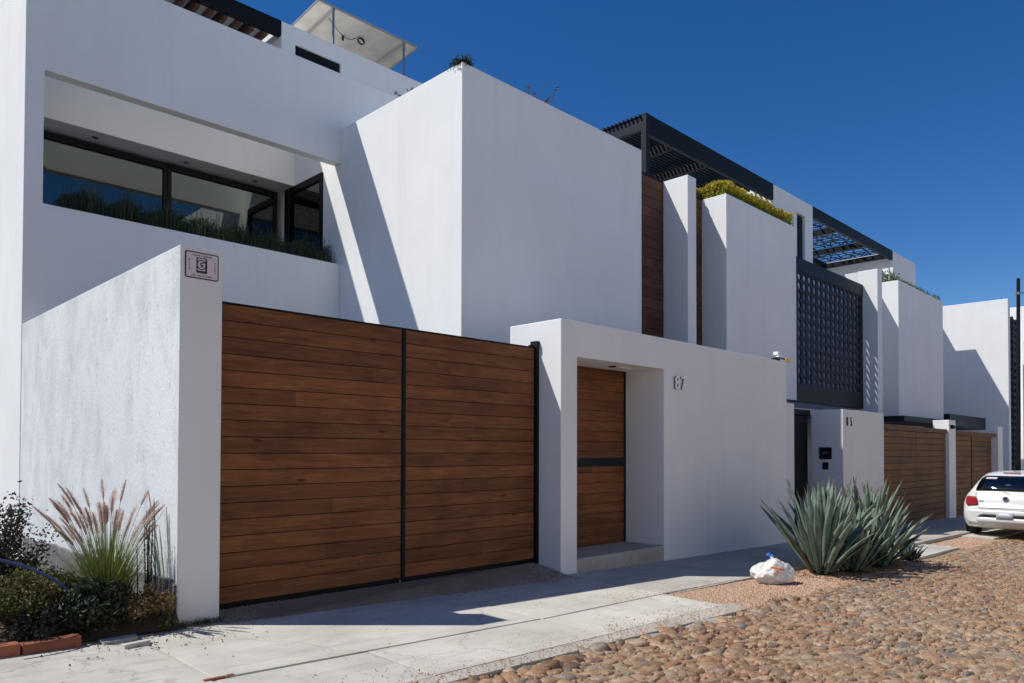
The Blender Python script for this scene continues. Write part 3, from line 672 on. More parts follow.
# ================================================================== HOUSE 85
h2 = thing('white_house', (18, 10, 0), 'second white house with the slatted black roof pergola and golden hedge', 'house')
YB2 = 9.63
solid('wall', [(12.696, 14.476, YB2 + .05, YB2 + .25, 2.8, 7.66), (14.476, 16.3, YB2 + .05, YB2 + .25, 2.8, 7.66), (16.3, 20.04, YB2 + .05, YB2 + .25, 2.8, 7.4),
               (12.75, 20.046, YB2 + .25, 17.5, 7.2, 7.4), (20.046, 23.76, 11.4, 17.5, 7.2, 7.4), (20.05, 41.0, 17.2, 17.5, GB, 10.3), (12.75, 20.046, 17.3, 17.5, GB, 9.6), (12.75, 23.76, YB2 + .25, 17.2, 2.62, 2.80), (14.5, 26.3, 12.6, 12.8, GB, 2.62)], [], M['white_b'], h2, bevel=0)
b = boards_x(12.70, 16.19, YB2, YB2 + .04, 2.85, 7.68, 21, .012, True); build('wood_cladding', b, M['wood_dark'], h2)
b = MB(); b.box(12.70, 16.19, YB2 - .01, YB2 + .3, 7.68, 7.72); build('parapet_cap', b, M['steel'], h2)
solid('fin_column', [(14.476, 14.832, YB_, YB2 - .005, 2.6, 7.704)], [], M['white'], h2)
solid('planter_box', [(16.197, 20.046, YB_, YB2 + .05, 2.885, 7.705), (16.197, 20.046, YB2 + .05, 10.5, 7.4, 7.69)], [(16.35, 19.9, 9.1, 10.4, 7.5, 7.705)], M['white'], h2)
solid('upper_block', [(23.76, 26.91, 11.4, 17.2, 7.2, 10.505)], [(25.58, 26.24, 11.4, 11.6, 7.9, 9.97)], M['white'], h2)
w = MB(); w.box(25.58, 26.24, 11.5, 11.56, 7.9, 9.97); wf = build('window', w, M['black'], h2)
w = MB(); w.box(25.64, 26.18, 11.49, 11.5, 7.95, 9.92); build('pane', w, M['black'], wf)
w = MB(); w.box(25.88, 25.93, 11.47, 11.49, 7.95, 9.92); build('frame', w, M['steel'], wf)

# golden hedge: along the top of the planter box
hd = MB()
def hedge_pts(n, segs):
    out = []
    for _ in range(n):
        x0, x1, y0, y1, z0, z1 = random.choice(segs); x, y = random.uniform(x0, x1), random.uniform(y0, y1)
        f_ = random.random(); k = 1.0 + .09 * math.sin(x * 6.3 + y * 4) * math.sin(x * 2.7 - 1 + y * 3)
        z = z0 + (z1 - z0) * k * (1 - (1 - f_) ** 2.2) + random.uniform(-.02, .03)
        out.append((x, y, z))
    return np.array(out)
segs = [(16.22, 18.1, 9.0, 9.55, 7.55, 8.03), (18.1, 20.0, 9.0, 9.5, 7.55, 8.03), (16.22, 16.85, 9.2, 10.45, 7.55, 8.0), (15.6, 16.25, 9.75, 10.4, 7.7, 8.0)]
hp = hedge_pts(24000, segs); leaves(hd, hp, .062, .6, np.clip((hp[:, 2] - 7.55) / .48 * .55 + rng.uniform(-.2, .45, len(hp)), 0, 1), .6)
hb = hd
for s_ in segs: hb.box(s_[0] + .06, s_[1] - .06 if s_[1] < 20 else s_[1] - .1, s_[2] + .06, s_[3] - .06, 7.5, s_[5] - .16, 0.0)
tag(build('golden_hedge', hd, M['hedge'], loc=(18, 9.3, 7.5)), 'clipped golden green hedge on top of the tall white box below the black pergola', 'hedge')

def copies(first, root, offs):
    for v in offs:
        o = first.copy(); link(o); o.parent = root; o.location = first.location + Vector(v)
pb = thing('pergola', (20, 14, 7.4), 'black slatted roof pergola with corner post above the second house', 'pergola')
b = MB(); b.box(16.34, 23.755, 11.40, 11.52, 9.97, 10.51); build('fascia_beam', b, M['black'], pb)
b = MB(); b.box(16.34, 16.46, 11.52, 17.2, 10.10, 10.42); build('side_beam', b, M['steel'], pb)
b = MB(); b.box(16.335, 16.50, 11.395, 11.56, 7.4, 10.515); build('post', b, M['steel'], pb)
b = MB(); b.box(16.335, 16.50, 17.0, 17.16, 7.4, 10.42); build('post', b, M['steel'], pb)
b = MB(); b.box(18.10, 18.20, 11.52, 17.2, 10.14, 10.36); o = build('cross_beam', b, M['black'], pb); copies(o, pb, [(1.85, 0, 0), (3.7, 0, 0)])
b = MB(); b.box(16.26, 23.7, 11.56, 11.61, 10.43, 10.495); o = build('slat', b, M['black'], pb); copies(o, pb, [(0, .132 * i, 0) for i in range(1, 42)])
solid('chimney_block', [(22.3, 22.9, 16.0, 16.6, 7.4, 8.4)], [], M['white'], h2)

# pierced screen
ls = thing('pierced_screen', (23.2, 9.5, 2.9), 'dark blue grey screen pierced with rows of oval holes on the third house', 'screen')
LX0, LX1, LY = 20.06, 26.355, 9.47
b = MB(); b.box(LX0, LX1, LY - .03, LY + .16, 6.80, 7.19); b.box(LX0, LX1, LY - .02, LY + .16, 2.93, 3.42); b.box(LX0, LX0 + .07, LY - .015, LY + .155, 3.42, 6.80); b.box(LX1 - .07, LX1, LY - .015, LY + .155, 3.42, 6.80); build('frame', b, M['steel'], ls)
b = MB(); nx, nz = 17, 12; cw = (LX1 - LX0 - .14) / nx; ch_ = (6.80 - 3.42) / nz; NS = 12
for i in range(nx):
    for j in range(nz):
        cx_, cz_ = LX0 + .07 + (i + .5) * cw, 3.42 + (j + .5) * ch_; vs = []
        for yy in (LY, LY + .045):
            for k in range(NS):   # hole ring
                a = 2 * math.pi * k / NS + math.pi / NS; vs.append((cx_ + math.cos(a) * cw * .33, yy, cz_ + math.sin(a) * ch_ * .41))
            for k in range(NS):   # cell border ring
                a = 2 * math.pi * k / NS + math.pi / NS; c_, s_ = math.cos(a), math.sin(a); m_ = max(abs(c_), abs(s_)); vs.append((cx_ + c_ / m_ * cw * .5, yy, cz_ + s_ / m_ * ch_ * .5))
        fs = []
        for k in range(NS):
            q = (k + 1) % NS
            fs += [(k, q, NS + q, NS + k), (2 * NS + k, 3 * NS + k, 3 * NS + q, 2 * NS + q), (k, 2 * NS + k, 2 * NS + q, q)]
        b.add(vs, fs)
lo_ = build('lattice', b, M['lattice'], ls); lo_.data.materials.append(M['lattice_reveal']); lo_.data.polygons.foreach_set('material_index', [1 if i % 3 == 2 else 0 for i in range(len(lo_.data.polygons))])

# ================================================================== THIRD HOUSE
h3 = thing('white_house', (30, 10, 0), 'third white house with the pierced dark screen and web patterned pergola', 'house')
solid('fin_column', [(26.369, 26.799, YB_, 9.62, 2.5, 7.68)], [], M['white'], h3)
solid('wall', [(26.369, 26.799, 9.62, 12.4, 2.5, 7.66), (26.799, 34.0, 9.72, 9.92, 2.2, 7.5), (20.05, 26.369, 12.4, 12.6, 2.8, 7.0), (20.05, 38.6, 9.92, 17.2, 2.62, 2.80), (26.8, 41, 12.6, 12.8, GB, 2.6), (20.05, 38.6, 12.6, 17.2, 7.0, 7.2), (26.8, 38.6, 11.4, 12.6, 7.0, 7.2), (26.799, 33.8, 9.92, 11.4, 7.2, 7.4)], [], M['white_b'], h3, bevel=0)
solid('planter_box', [(28.449, 33.806, YB_, 9.72, 2.75, 7.635), (28.449, 33.806, 9.72, 10.3, 7.4, 7.62)], [], M['white'], h3)
solid('soffit', [(26.81, 34.4, 8.3, 9.70, 2.5, 2.68), (34.4, 40.2, 8.9, 11.48, 2.5, 3.05)], [], M['steel'], h3, bevel=0)
solid('upper_block', [(35.45, 38.62, 11.4, 12.25, 7.2, 10.505), (35.45, 41.0, 12.25, 17.2, 7.2, 10.505)], [], M['white'], h3)
solid('link_wall', [(33.806, 41.0, 11.5, 11.7, GB, 7.19)], [], M['white_b'], h3, bevel=0)

pc = thing('pergola', (31, 13, 7.4), 'steel pergola with web patterned roof panels above the third house', 'pergola')
b = MB(); b.box(26.92, 35.445, 11.40, 11.52, 10.10, 10.51); build('fascia_beam', b, M['black'], pc)
b = MB(); b.box(26.92, 35.445, 14.35, 14.45, 10.2, 10.48); build('long_beam', b, M['black'], pc)
for x in (29.6, 32.6, 35.2): b = MB(); b.box(x, x + .14, 11.52, 17.2, 10.18, 10.40); build('cross_beam', b, M['black'], pc)
b = MB(); b.box(27.0, 35.3, 17.0, 17.15, 10.18, 10.46); build('rear_beam', b, M['black'], pc)
def web_panel(x0, x1, y0, y1, z, seed):
    """sheet cut into an irregular web: jittered cells, each inset to leave bars"""
    r = random.Random(seed); nx = max(3, round((x1 - x0) / .36)); ny = max(3, round((y1 - y0) / .36)); P = {}
    for i in range(nx + 1):
        for j in range(ny + 1):
            P[i, j] = (x0 + (x1 - x0) * i / nx + (r.uniform(-.13, .13) if 0 < i < nx else 0), y0 + (y1 - y0) * j / ny + (r.uniform(-.13, .13) if 0 < j < ny else 0))
    mb = MB()
    for i in range(nx):
        for j in range(ny):
            q = [P[i, j], P[i + 1, j], P[i + 1, j + 1], P[i, j + 1]]; cells = [q]
            if r.random() < .35: cells = [[q[0], q[1], q[2]], [q[0], q[2], q[3]]]
            for c in cells:
                n = len(c); mx_, my_ = sum(p[0] for p in c) / n, sum(p[1] for p in c) / n
                k = .82 if n == 4 else .70
                inn = [(mx_ + (p[0] - mx_) * k, my_ + (p[1] - my_) * k) for p in c]
                vs = [(p[0], p[1], zz) for zz in (z, z + .02) for p in c] + [(p[0], p[1], zz) for zz in (z, z + .02) for p in inn]
                fs = []
                for a in range(n):
                    e = (a + 1) % n; fs += [(a, 2 * n + a, 2 * n + e, e), (n + a, n + e, 3 * n + e, 3 * n + a), (2 * n + a, 3 * n + a, 3 * n + e, 2 * n + e)]
                mb.add(vs, fs)
    return mb
sd = 0
for xa, xb in ((26.95, 29.6), (29.74, 32.6), (32.74, 35.2)):
    for ya, yb in ((11.52, 14.35), (14.45, 17.0)):
        sd += 1; build('roof_panel', web_panel(xa, xb, ya, yb, 10.42, sd), M['steel'], pc)
b = MB(); hp = np.array([(random.uniform(28.5, 33.7), random.uniform(9.0, 9.6), 7.6 + .20 * random.random() ** 1.5 * (.7 + .4 * math.sin(random.uniform(0, 6)))) for _ in range(5000)]); leaves(b, hp, .08, .5, rng.random(5000), .6)
hp = np.array([(random.uniform(28.5, 29.4), random.uniform(9.2, 10.3), 7.65 + .42 * random.random()) for _ in range(500)]); leaves(b, hp, .09, .5, rng.random(500), .6)
tag(build('rooftop_hedge', b, M['hedge_dark'], loc=(31, 9.3, 7.6)), 'thin green hedge on top of the far white box left of the tall sunlit wall', 'hedge')

# number 85 street wall, entrance and gates
w2 = thing('entrance_wall', (17, 6.9, -.4), 'low white street pillar of number 85 with intercom behind the agaves', 'wall')
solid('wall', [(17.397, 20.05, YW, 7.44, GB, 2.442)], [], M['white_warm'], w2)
solid('entrance_pier', [(14.50, 14.86, YW + .01, 7.5, GB, 2.45)], [], M['white_warm'], w2)
d = MB(); d.box(14.87, 17.39, 7.52, 7.58, -.5, 2.30); do = build('door', d, M['black'], w2)  # near-black sheet stands in for the dark interior seen through the entry gap
d = MB(); d.box(14.90, 17.3, 7.50, 7.519, 2.16, 2.24); build('frame', d, M['steel'], do)
d = MB(); d.box(14.87, 17.39, 7.45, 8.4, 2.32, 2.44); build('lintel', d, M['black'], w2)
b = MB(); b.box(17.375, 17.396, 6.95, 7.24, 1.28, 1.56); it = build('intercom', b, M['steel'], w2, bevel=.004)
b = MB(); b.box(17.371, 17.375, 6.99, 7.20, 1.33, 1.52); build('recess_panel', b, M['black'], it)
b = MB(); b.disc((17.371, 7.07, 1.43), (-1, 0, 0), .02, .035, .004, 14); b.box(17.367, 17.371, 7.03, 7.16, 1.40, 1.455); build('speaker', b, M['grey_metal'], it)
b = MB(); b.box(17.374, 17.396, 7.03, 7.16, 1.04, 1.21); b.disc((17.374, 7.09, 1.15), (-1, 0, 0), .015, .04, .006, 14); build('doorbell', b, M['steel'], w2, bevel=.003)
hn = thing('house_number', (17.75, YW, 2.15), 'small dark numerals 85 on the low white pillar behind the agaves', 'sign')
for ch, x in (('8', 17.62), ('5', 17.86)): lettering('numeral', ch, .30, (x, YW - .012, 2.15), M['ink'], hn, .006, .62)

def far_gate(x0, x1, z0, z1, label, y=6.79, nb=15, gap=None):
    t = thing('garage_gate', ((x0 + x1) / 2, y, z0), label, 'gate', None)
    spans = [(x0, (x0 + x1) / 2 - .01), ((x0 + x1) / 2 + .01, x1)] if not gap else [(x0, gap[0]), (gap[1], x1)]
    for i, (a, b_) in enumerate(spans):
        dy = .12 if (gap and i == 1) else 0
        lf = build('gate_leaf', boards_x(a, b_, y + dy, y + .04 + dy, z0, z1 - .13, nb, .016, False), M['wood_far'], t)
        bk = MB(); bk.box(a, b_, y + .042 + dy, y + .07 + dy, z0, z1 - .13); build('backing', bk, M['black'], lf)
    rl = MB(); rl.box(x0 - .02, x1, y - .05, y + .10, z1 - .125, z1, .15); build('top_rail', rl, M['wood_far'], t)
    return t
far_gate(20.06, 25.77, -.60, 2.16, 'brown wooden gate between the number 85 pillar and the slim white column')
far_gate(26.52, 32.0, -.62, 2.14, 'farthest brown wooden gate standing open a gap beside the white car', gap=(28.7, 29.35))
gc = thing('gate_column', (26.1, 6.9, -.6), 'slim white column between the two far wooden gates', 'column'); solid('shaft', [(25.79, 26.5, YW, 7.15, GB, 2.455)], [], M['white'], gc)
b = MB(); b.box(25.90, 26.02, 6.62, 6.689, 2.18, 2.30); b.disc((25.96, 6.62, 2.24), (0, -1, -.4), 0, .05, .05, 10); build('wall_lamp', b, M['black'], gc)
gc = thing('gate_column', (32.4, 6.9, -.7), 'thin far white column just left above the roof of the white car', 'column'); solid('shaft', [(32.02, 32.75, YW, 7.0, GB, 2.41)], [], M['white'], gc)

# farthest houses
h4 = thing('white_house', (43, 11, 0), 'farthest tall sunlit white house wall behind the white car', 'house')
solid('side_wall', [(41.1, 41.5, 8.14, 17.4, GB, 8.73)], [], M['white'], h4)
solid('body', [(41.5, 46, 9.2, 17.2, GB, 7.6)], [], M['white_b'], h4, bevel=0)
b = MB()
for j in range(24): b.box(41.52, 43.9, 8.30, 8.42, .3 + j * .33, .3 + j * .33 + .13)
for x in (41.52, 42.7, 43.8): b.box(x, x + .10, 8.26, 8.46, -.8, 8.1)
build('louvre_screen', b, M['lattice'], h4)
h5 = thing('white_house', (50, 10, 0), 'distant white wall just visible behind the dark pole at the right edge', 'house')
solid('wall', [(50, 50.4, 8.6, 17, GB, 9.75), (46.1, 50, 8.14, 8.5, GB, 7.3), (50.4, 62, 8.6, 17, GB, 8.6)], [], M['white'], h5)
for i in range(0):
    pass

up_ = thing('street_pole', (31, 5.9, g(31, 5.9)), 'tall dark steel pole at the right edge behind the white car', 'pole')
b = MB(); b.tube([(31, 5.9, g(31, 5.9) - .2), (31, 5.86, 3), (31, 5.82, 7.60)], [.085, .075, .055], 12); build('shaft', b, M['black'], up_, smooth=False)
b = MB(); b.tube([(31, 5.83, 7.02), (31, 5.83, 7.12)], .075, 12); b.tube([(31, 5.83, 7.07), (31.25, 5.6, 7.12)], .02, 6); build('bracket', b, M['grey_metal'], up_)
b = MB(); b.disc((31, 5.9, g(31, 5.9) + .0), (0, 0, 1), 0, .2, .03, 12); build('base_plate', b, M['black'], up_)

# plants on the edge of the big white box
def roof_plant(nm, x, y, z, r, n, label, mt, sticks=0):
    t = thing(nm, (x, y, z), label, 'plant')
    if n:
        b = MB(); leaves(b, rng.normal((x, y, z + r * .6), (r * .7, r * .9, r * .35), (n, 3)), r * .42, .55, rng.random(n), .5); build('foliage', b, M[mt], t)
    b = MB()
    for k in range(max(3, sticks)):
        a = random.uniform(0, 6.28); L = r * (1.0 if n else random.uniform(1, 2.2)); b.tube([(x, y, z - .15), (x + .3 * L * math.cos(a), y + .3 * L * math.sin(a), z + L * .45), (x + .75 * L * math.cos(a), y + .75 * L * math.sin(a), z + L * .8)], [.009, .007, .004], 4)
        if not n: leaves(b, rng.normal((x + .75 * L * math.cos(a), y + .75 * L * math.sin(a), z + L * .82), (.02, .02, .02), (10, 3)), .05, .5)
    build('stem', b, M['stem'], t)
roof_plant('roof_shrub', 7.84, 9.07, 7.71, .10, 800, 'bushy little plant on the near corner of the big white box', 'bush_dark')
roof_plant('roof_shrub', 9.42, 9.10, 7.74, .10, 0, 'lower of the two wispy twig plants on the top edge of the big white box', 'bush_dark', 5)
roof_plant('roof_shrub', 9.86, 9.10, 7.74, .16, 0, 'taller right hand twig plant on the top edge of the big white box', 'bush_dark', 6)
roof_plant('roof_shrub', 7.9, 10.75, 7.74, .10, 0, 'sparse twigs rising behind the sunlit side of the big white box', 'bush_dark', 4)

# unseen pale wall added behind the viewer to bounce light onto the shaded walls
M['tan_wall'] = stucco('tan_stucco', (.82, .78, .70))
ow = thing('bounce_wall', (16, -6, 0), 'plain pale wall across the road, added unseen behind the viewer to bounce light', 'wall')
solid('wall', [(-14, 44, -5.8, -5.5, -3, 6.8), (-14, 2, -9, -8.7, 4, 9), (20, 33, -9, -8.7, 4, 9)], [], M['tan_wall'], ow, bevel=0)

# ================================================================== AGAVES
def agave(x, y, n, L, seed, label, lean=(0, 0), yaw=0):
    r = random.Random(seed); z0 = g(x, y) - .03
    t = thing('agave', (x, y, z0), label, 'agave', 'spiky agaves in the planting strip')
    b = MB()
    for i in range(n):
        f_ = i / (n - 1); az = yaw + i * 2.39996 + r.uniform(-.15, .15)
        tilt = R(4 + 40 * f_ ** 1.3 + r.uniform(-6, 6)); ln = L * (.92 - .12 * f_ + r.uniform(-.12, .12)) * (1 if f_ < .92 else .75)
        w = .058 * r.uniform(.8, 1.2) * (L / 1.3) ** .5; rad = .05 + .11 * f_
        base = Vector((x + math.cos(az) * rad, y + math.sin(az) * rad, z0 + .14 - .10 * f_))
        out = Vector((math.cos(az), math.sin(az), 0)); d = (out * math.sin(tilt) + Vector((0, 0, 1)) * math.cos(tilt) + Vector((lean[0], lean[1], 0))).normalized()
        side = d.cross(Vector((0, 0, 1)));
        side = side.normalized() if side.length > .1 else Vector((-math.sin(az), math.cos(az), 0))
        nrm = side.cross(d).normalized()
        if nrm.dot(out) > 0: nrm = -nrm       # towards the heart of the rosette
        SEG = 11; vs = []; fs = []; p = base.copy(); dd = d.copy(); bend = r.uniform(-.10, .16) + .1 * f_
        prof = [.72, .66, .70, .80, .90, .98, 1.0, .95, .82, .58, .28, .02]
        tw = r.uniform(-.25, .25)
        for k in range(SEG + 1):
            u = k / SEG; ww = w * prof[k]; th = .022 * (1 - u) + .004; s2 = (side * math.cos(tw * u) + nrm * math.sin(tw * u)).normalized(); n2 = s2.cross(dd).normalized()
            if n2.dot(out) > 0: n2 = -n2
            gut = ww * .34
            for a_, h_ in ((-1, gut), (-.5, gut * .25 - .0), (0, 0), (.5, gut * .25), (1, gut), (.5, gut * .25 - th), (0, -th), (-.5, gut * .25 - th)):
                vs.append(tuple(p + s2 * ww * a_ + n2 * h_))
            dd = (dd + out * bend / SEG * 1.2 - Vector((0, 0, 1)) * max(0, bend) / SEG * .5).normalized(); p = p + dd * ln / SEG
        for k in range(SEG):
            for a_ in range(8): q = (a_ + 1) % 8; fs.append((8 * k + a_, 8 * k + 8 + a_, 8 * k + 8 + q, 8 * k + q))
        old = f_ > .94
        tn = [(.03 if (k >= SEG - 1 or old) else min(1, max(.1, .42 + .35 * r.random() + .02 * k))) for k in range(SEG) for _ in range(8)]
        b.add(vs, fs, tn)
    build('leaves', b, M['agave'], t, smooth=True)
    c = MB()
    for i in range(46):    # cut and dried leaf stumps round the base
        az = r.uniform(0, 6.28); h_ = r.uniform(.0, .14); q = .13 + r.uniform(-.02, .03)
        p0 = (x + math.cos(az) * q * .6, y + math.sin(az) * q * .6, z0 + h_); L2 = r.uniform(.06, .13); tz = r.uniform(-.05, .06)
        c.tube([p0, (p0[0] + math.cos(az) * L2, p0[1] + math.sin(az) * L2, p0[2] + tz)], [.028, .008], 5, r.random())
    build('stem', c, M['bush_dark'], t)
    return t
agave(11.13, 4.62, 46, 1.40, 1, 'nearest and largest agave right of the white plastic bag')
agave(12.1, 4.90, 42, 1.38, 2, 'middle agave of the row growing against its bigger neighbour', yaw=1)
agave(13.2, 4.66, 46, 1.42, 3, 'farthest agave of the row with leaves leaning over the pavement', (.12, -.05), yaw=2)
agave(11.8, 4.42, 30, .95, 4, 'smaller agave growing in front of the middle of the row', (.05, -.05), yaw=.5)
agave(12.85, 4.38, 34, 1.05, 5, 'smaller agave at the front right foot of the row', (.1, -.1), yaw=.9)
agave(14.35, 4.38, 13, .30, 6, 'tiny agave pup on the gravel beyond the row', yaw=.3)
lt = MB()
for i in range(900):
    x = random.uniform(10.6, 14.3); y = random.uniform(4.15, 5.0); z = g(x, y) - .02; a_ = random.uniform(0, 6.28); L = random.uniform(.03, .13)
    if random.random() < .25: blade(lt, (x, y, z), (math.cos(a_), math.sin(a_), random.uniform(.05, .5)), L * 2.2, .02, .4, random.random() * .5, 3)
    else: leaves(lt, np.array([(x, y, z + .006)]), L * .5, .4, [random.random() * .6])
tag(build('leaf_litter', lt, M['bush_dry'], loc=(12.4, 4.5, -.35)), 'dry leaf litter lying round the feet of the agaves', 'litter', kind='stuff')

# ================================================================== RUBBISH BAG
bx_, by_ = 9.66, 4.66; bz = g(bx_, by_) - .015
bag = thing('plastic_bag', (bx_, by_, bz), 'knotted white plastic shopping bag with orange print lying beside the agaves', 'bag')
bm = bmesh.new(); bmesh.ops.create_icosphere(bm, subdivisions=5, radius=1)
from mathutils import noise as mn
e1 = Vector((.707, -.707, 0))
for v in bm.verts:
    p = v.co.copy(); u = p.dot(e1); 
    cr = mn.noise(p * 1.4 + Vector((3, 1, 5))) * .30 + abs(mn.noise(p * 2.4)) * .20 + abs(mn.noise(p * 5 + Vector((9, 2, 1)))) * .05
    vo = mn.voronoi(p * 1.9 + Vector((2, 7, 1)))[0]; cr += .42 * (vo[1] - vo[0]) * -.5 + .12 * (mn.voronoi(p * 4.2)[0][0])
    azm = math.atan2(p.y, p.x); cr += .055 * math.cos(11 * azm + 2 * p.z) * max(0, p.z) * (1 - max(0, p.z) ** 6)
    k = 1 + cr * .8
    q = Vector((p.x * .225, p.y * .18, p.z * .165)) * k
    q += e1 * p.dot(e1) * .085
    top = max(0, p.z) ; q.z += .055 * max(0, u) * top + .05 * max(0, 1 - ((u - .0) / .35) ** 2) * top
    q.z = max(q.z, -.105 + .01 * mn.noise(p * 4)); v.co = q + Vector((0, 0, .105))
me = bpy.data.meshes.new('sack'); bm.to_mesh(me); bm.free(); me.materials.append(M['bag']); me.polygons.foreach_set('use_smooth', [True] * len(me.polygons))
at = me.attributes.new('tint', 'FLOAT_COLOR', 'FACE'); cc_ = np.ones((len(me.polygons), 4), np.float32); cc_[:, :3] = .75; at.data.foreach_set('color', cc_.ravel())
so_ = bpy.data.objects.new('sack', me); link(so_); so_.parent = bag
b = MB(); cv = Vector((bx_, by_, bz))
def onbag(u, w_, lift=.004):
    """point on the bag's camera side: u across, w_ up, found by ray"""
    o_ = Vector((0, 0, .13)) + e1 * u + Vector((-.707, -.707, 0)) * .6 + Vector((0, 0, w_ - .13)); dirn = Vector((.707, .707, -.12))
    hit, loc, nrm, _ = so_.ray_cast(o_, dirn.normalized()); return (cv + loc + nrm * lift) if hit else cv + Vector((0, 0, w_)) + e1 * u
bpy.context.view_layer.update()
st = [onbag(-.10 + .02 * i, .285 - .004 * i, .002) for i in range(10)]; b.tube(st, .012, 6)
b.tube([onbag(-.045 + .028 * math.cos(a), .215 + .04 * math.sin(a), .001) for a in np.linspace(0, 6.28, 15)], .005, 5)
build('orange_print', b, M['orange'], bag)
nb = MB(); nb.tube([cv + Vector((0, 0, q_)) - e1 * .02 for q_ in (.22, .27, .30, .325, .35)], [.10, .065, .035, .02, .03], 9, .8); build('gathered_neck', nb, M['bag'], bag, smooth=True)
b = MB(); kz = .345
b.tube([cv + Vector((0, 0, kz - .06)) - e1 * .03, cv + Vector((0, 0, kz + .0)) - e1 * .035], .016, 6)
for dx, dz in ((-.10, .045), (-.075, .06), (.01, .03), (-.02, -.02)):
    b.tube([cv + Vector((0, 0, kz)) - e1 * .035, cv + Vector((0, 0, kz + dz * .8)) + e1 * (dx * .6 - .02), cv + Vector((0, 0, kz + dz * .6)) + e1 * dx], [.013, .016, .006], 6)
build('knot', b, M['blue'], bag, smooth=True)

# ================================================================== ROADSIDE BED AT THE LEFT
bd = MB(); nx_, ny_ = 26, 24; vs = []
def zb(x, y):
    e = min(1, max(0, (y - 6.62) / .5)); return g(x, y) + .02 + e * (.10 + .05 * math.sin(x * 2.1) * math.sin(y * 1.7) - .06 * min(3, max(0, (y - 7.2))))
for j in range(ny_ + 1):
    for i in range(nx_ + 1): x = -9 + (2.505 + 9) * i / nx_; y = 6.50 + 8 * (j / ny_) ** 1.5; vs.append((x, y, zb(x, y)))
bd.add(vs, [(j * (nx_ + 1) + i, j * (nx_ + 1) + i + 1, (j + 1) * (nx_ + 1) + i + 1, (j + 1) * (nx_ + 1) + i) for j in range(ny_) for i in range(nx_)])
tag(build('planting_bed', bd, M['soil'], loc=(0, 8, 0), smooth=True), kind='structure')
def bricks():
    x = 1.70; k = 0
    specs = [(.40, 'shaded long red kerb brick nearest the dark bush'), (.40, 'sunlit orange red kerb brick at the left edge of the picture')]
    for i in range(10):
        L = .40; yy = 6.40 + .018 * math.sin(i * 2.2) - (1.82 - x) * .05; z0 = g(x, yy)
        lab = specs[i][1] if i < 2 else 'red kerb brick of the row outside the left edge of the picture'
        b = MB(); b.prism([(x - L + .012, yy), (x, yy + .012), (x, yy + .13), (x - L + .012, yy + .118)], lambda a, c: z0 + .085, .12, .2 if i == 0 else random.uniform(.5, 1))  # first brick's shade is put into its darker tint
        o = build('kerb_brick', b, M['brick'], loc=(x - L / 2, yy + .06, z0), bevel=.008)
        if i < 2: tag(o, lab, 'brick', 'red bricks edging the planting bed')
        else: tag(o, lab, 'brick', 'red bricks edging the planting bed')
        x -= L
        if i == 3: break
bricks()
def bush(nm, x, y, r, h, n, size, mt, label, cat='shrub', flat=.8, sticks=14, asp=.5, gapk=2.2, up=.3, zoff=0):
    """foliage in separate clumps carried by real twigs"""
    z0 = zb(x, y) + zoff; t = thing(nm, (x, y, z0), label, cat)
    fo = MB(); stm = MB(); K = max(6, int(n / 170)); cl = []
    for k in range(K):
        a_ = random.uniform(0, 6.28); q = math.sqrt(random.random()) * r; hh = h * (1 - .45 * (q / r) ** 2) * random.uniform(.35, 1)
        cx_, cy_ = x + q * math.cos(a_), y + q * math.sin(a_)
        if cx_ > 2.44: cx_ = 2.44 - random.uniform(0, .08)
        cl.append((cx_, cy_, z0 + hh)); cr = r * random.uniform(.10, .24)
        m_ = int(n / K); pts = rng.normal((cx_, cy_, z0 + hh), (cr * .8, cr * .8, cr * flat), (m_, 3)); pts[:, 0] = np.minimum(pts[:, 0], 2.475); pts[:, 2] = np.maximum(pts[:, 2], z0 + .01)
        tv = np.clip(random.uniform(.1, .6) + rng.uniform(-.2, .45, m_), 0, 1); leaves(fo, pts, size, asp, tv, up)
    for c in cl[:sticks * 3]:
        m1 = ((x + c[0]) / 2 + random.uniform(-.03, .03), (y + c[1]) / 2 + random.uniform(-.03, .03), z0 + (c[2] - z0) * .5)
        stm.tube([(x + random.uniform(-.05, .05), y + random.uniform(-.05, .05), z0 - .03), m1, c], [.009, .006, .003], 4)
        for _ in range(2): stm.tube([m1, (c[0] + random.uniform(-.12, .08), c[1] + random.uniform(-.1, .1), c[2] + random.uniform(-.05, .14))], [.004, .0015], 3)
    build('foliage', fo, M[mt], t); build('stem', stm, M['stem'], t); return t
bush('shrub', 1.38, 7.50, .30, .92, 4600, .038, 'bush_red', 'tall purple and green shrub at the left edge of the picture', sticks=20, flat=1.5)
bush('shrub', 1.36, 7.00, .34, .52, 6500, .032, 'bush_olive', 'olive and straw coloured low shrub behind the orange kerb brick')
bush('shrub', 1.66, 7.15, .30, .36, 5000, .036, 'bush_olive', 'tangled olive shrub in the middle of the bed below the blue hose')
bush('shrub', .60, 7.05, .5, .6, 5000, .034, 'bush_dry', 'dry bush mostly outside the left edge of the picture')
bush('shrub', 1.86, 6.80, .27, .40, 3600, .050, 'bush_dark', 'low blackish green bush in front of the pink fountain grass', asp=.6)
bush('shrub', 2.20, 6.74, .24, .34, 3600, .030, 'bush_dry', 'dry rusty brown bush against the foot of the white pillar', sticks=20)
bush('shrub', 1.50, 6.72, .26, .26, 2600, .034, 'bush_dark', 'flat dark bush right behind the shaded kerb brick')
bush('shrub', 1.3, 8.6, .5, .30, 3000, .05, 'bush_olive', 'olive scrub along the dark plinth deep in the planting bed')
bush('shrub', .2, 9.2, .9, .6, 4200, .05, 'bush_dry', 'straw coloured scrub far back in the bed at the left edge')
